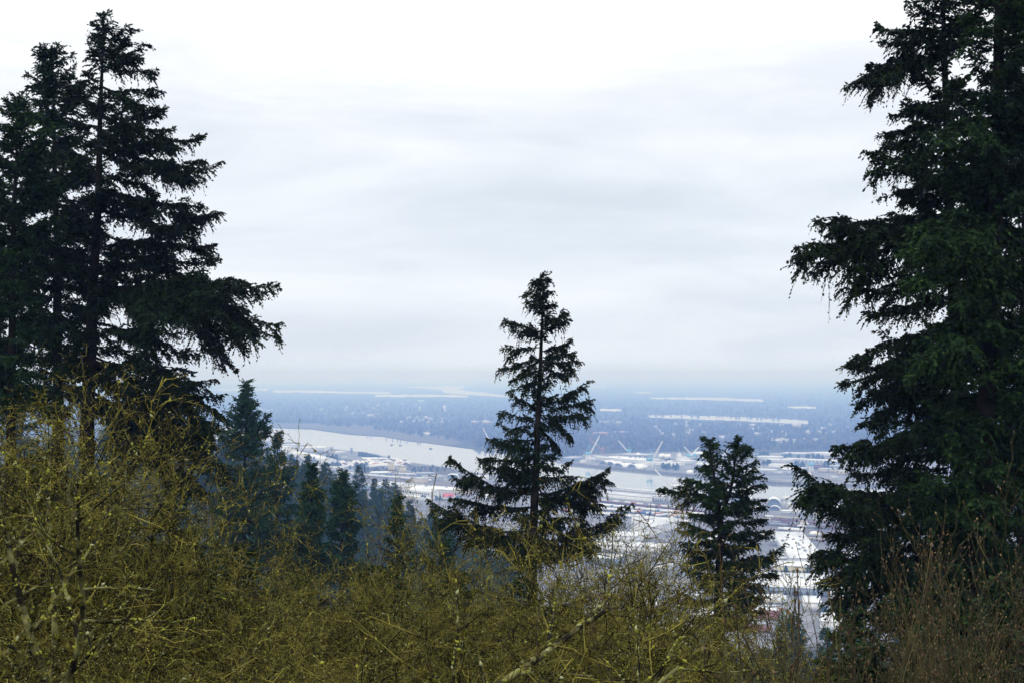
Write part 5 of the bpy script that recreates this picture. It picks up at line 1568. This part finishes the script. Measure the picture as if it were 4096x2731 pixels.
def bank_tree_mesh(seed, con):
    rng = np.random.default_rng(seed)
    n = 420
    h = rng.random(n)
    r = (1 - h) * .32 + .02 if con else .42 * np.sin(np.pi * np.clip(h * .9 + .1, 0, 1)) ** .7
    an = rng.random(n) * 6.283
    rr_ = r * np.sqrt(rng.random(n))
    Bp = np.stack([np.cos(an) * rr_, np.sin(an) * rr_, .12 + .86 * h], 1)
    V = rhombs(Bp, nrm(rng.normal(size=(n, 3))), rng.uniform(.08, .16, n), rng.uniform(.03, .07, n), rng)
    tv, tq = chain([(0, 0, -.05), (0, 0, .5)], [.035, .015], 5)
    nq = len(V) // 4
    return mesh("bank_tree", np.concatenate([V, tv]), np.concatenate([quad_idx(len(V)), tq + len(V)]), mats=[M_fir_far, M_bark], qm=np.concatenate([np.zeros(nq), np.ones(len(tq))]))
BKT = [bank_tree_mesh(1, True), bank_tree_mesh(2, False), bank_tree_mesh(3, False)]
def bank(label, group, pts, hmin, hmax):
    for (u, v) in pts:
        p = G(u, v)
        o = bpy.data.objects.new("bank_tree", rc.choice(BKT))
        o.location = tuple(p)
        h = rc.uniform(hmin, hmax)
        o.scale = (h * rc.uniform(.8, 1.2), h * rc.uniform(.8, 1.2), h)
        o.rotation_euler = (0, 0, rc.uniform(0, 6))
        link(o)
        tag(o, label, "tree", group)
def span(u0, u1, v0, v1, n):
    return [(rc.uniform(u0, u1), rc.uniform(v0, v1)) for _ in range(n)]
bank("dark tree in the row on the left bank's water edge", "trees along the left bank's water edge", [(1436 + k * 4.2, 1822 + k * .9) for k in range(20)] + [(1520, 1836), (1528, 1838), (1540, 1839), (1550, 1840), (1556, 1842)], 8, 14)
bank("dark tree among the sheds below the two slim tanks", "trees below the slim tanks", span(1306, 1362, 1834, 1846, 14), 8, 13)
bank("dark tree below the white heaps on the left bank", "trees below the white heaps", span(1318, 1362, 1866, 1874, 8) + [(1400, 1876)] + span(1418, 1466, 1866, 1876, 12), 8, 13)
bank("dark bush-like tree on the scrub before the cream silos", "trees on the scrub", span(1425, 1550, 1874, 1892, 22) + span(1635, 1800, 1868, 1888, 26), 4, 8)
bank("dark tree among the roofs of the far quay", "trees on the far quay", span(3290, 3340, 1868, 1876, 8) + span(3045, 3080, 1852, 1860, 5) + span(3150, 3220, 1868, 1876, 8) + span(2640, 2720, 1872, 1880, 10) + span(3020, 3080, 1826, 1832, 10) + span(3130, 3300, 1834, 1840, 14), 8, 16)
bank("left of two dark trees before the cream-walled hall", None, [(3144, 2302)], 10, 10.5)
bank("right and bushier of two dark trees before the cream-walled hall", None, [(3238, 2306)], 11, 11.5)
bank("dark tree right of the plain white hall", None, [(3295, 2470)], 9, 10)
bank("pale tree in front of the gabled white shed", "trees before the gabled white shed", [(1690, 1998), (1745, 1999), (1760, 2000), (1800, 2004), (1830, 2004), (1700, 2000)], 7, 10)
bank("dark tree at the riverside left of the white block", "trees at the riverside left", span(1000, 1120, 1790, 1812, 18) + span(1130, 1260, 1842, 1852, 10), 9, 15)
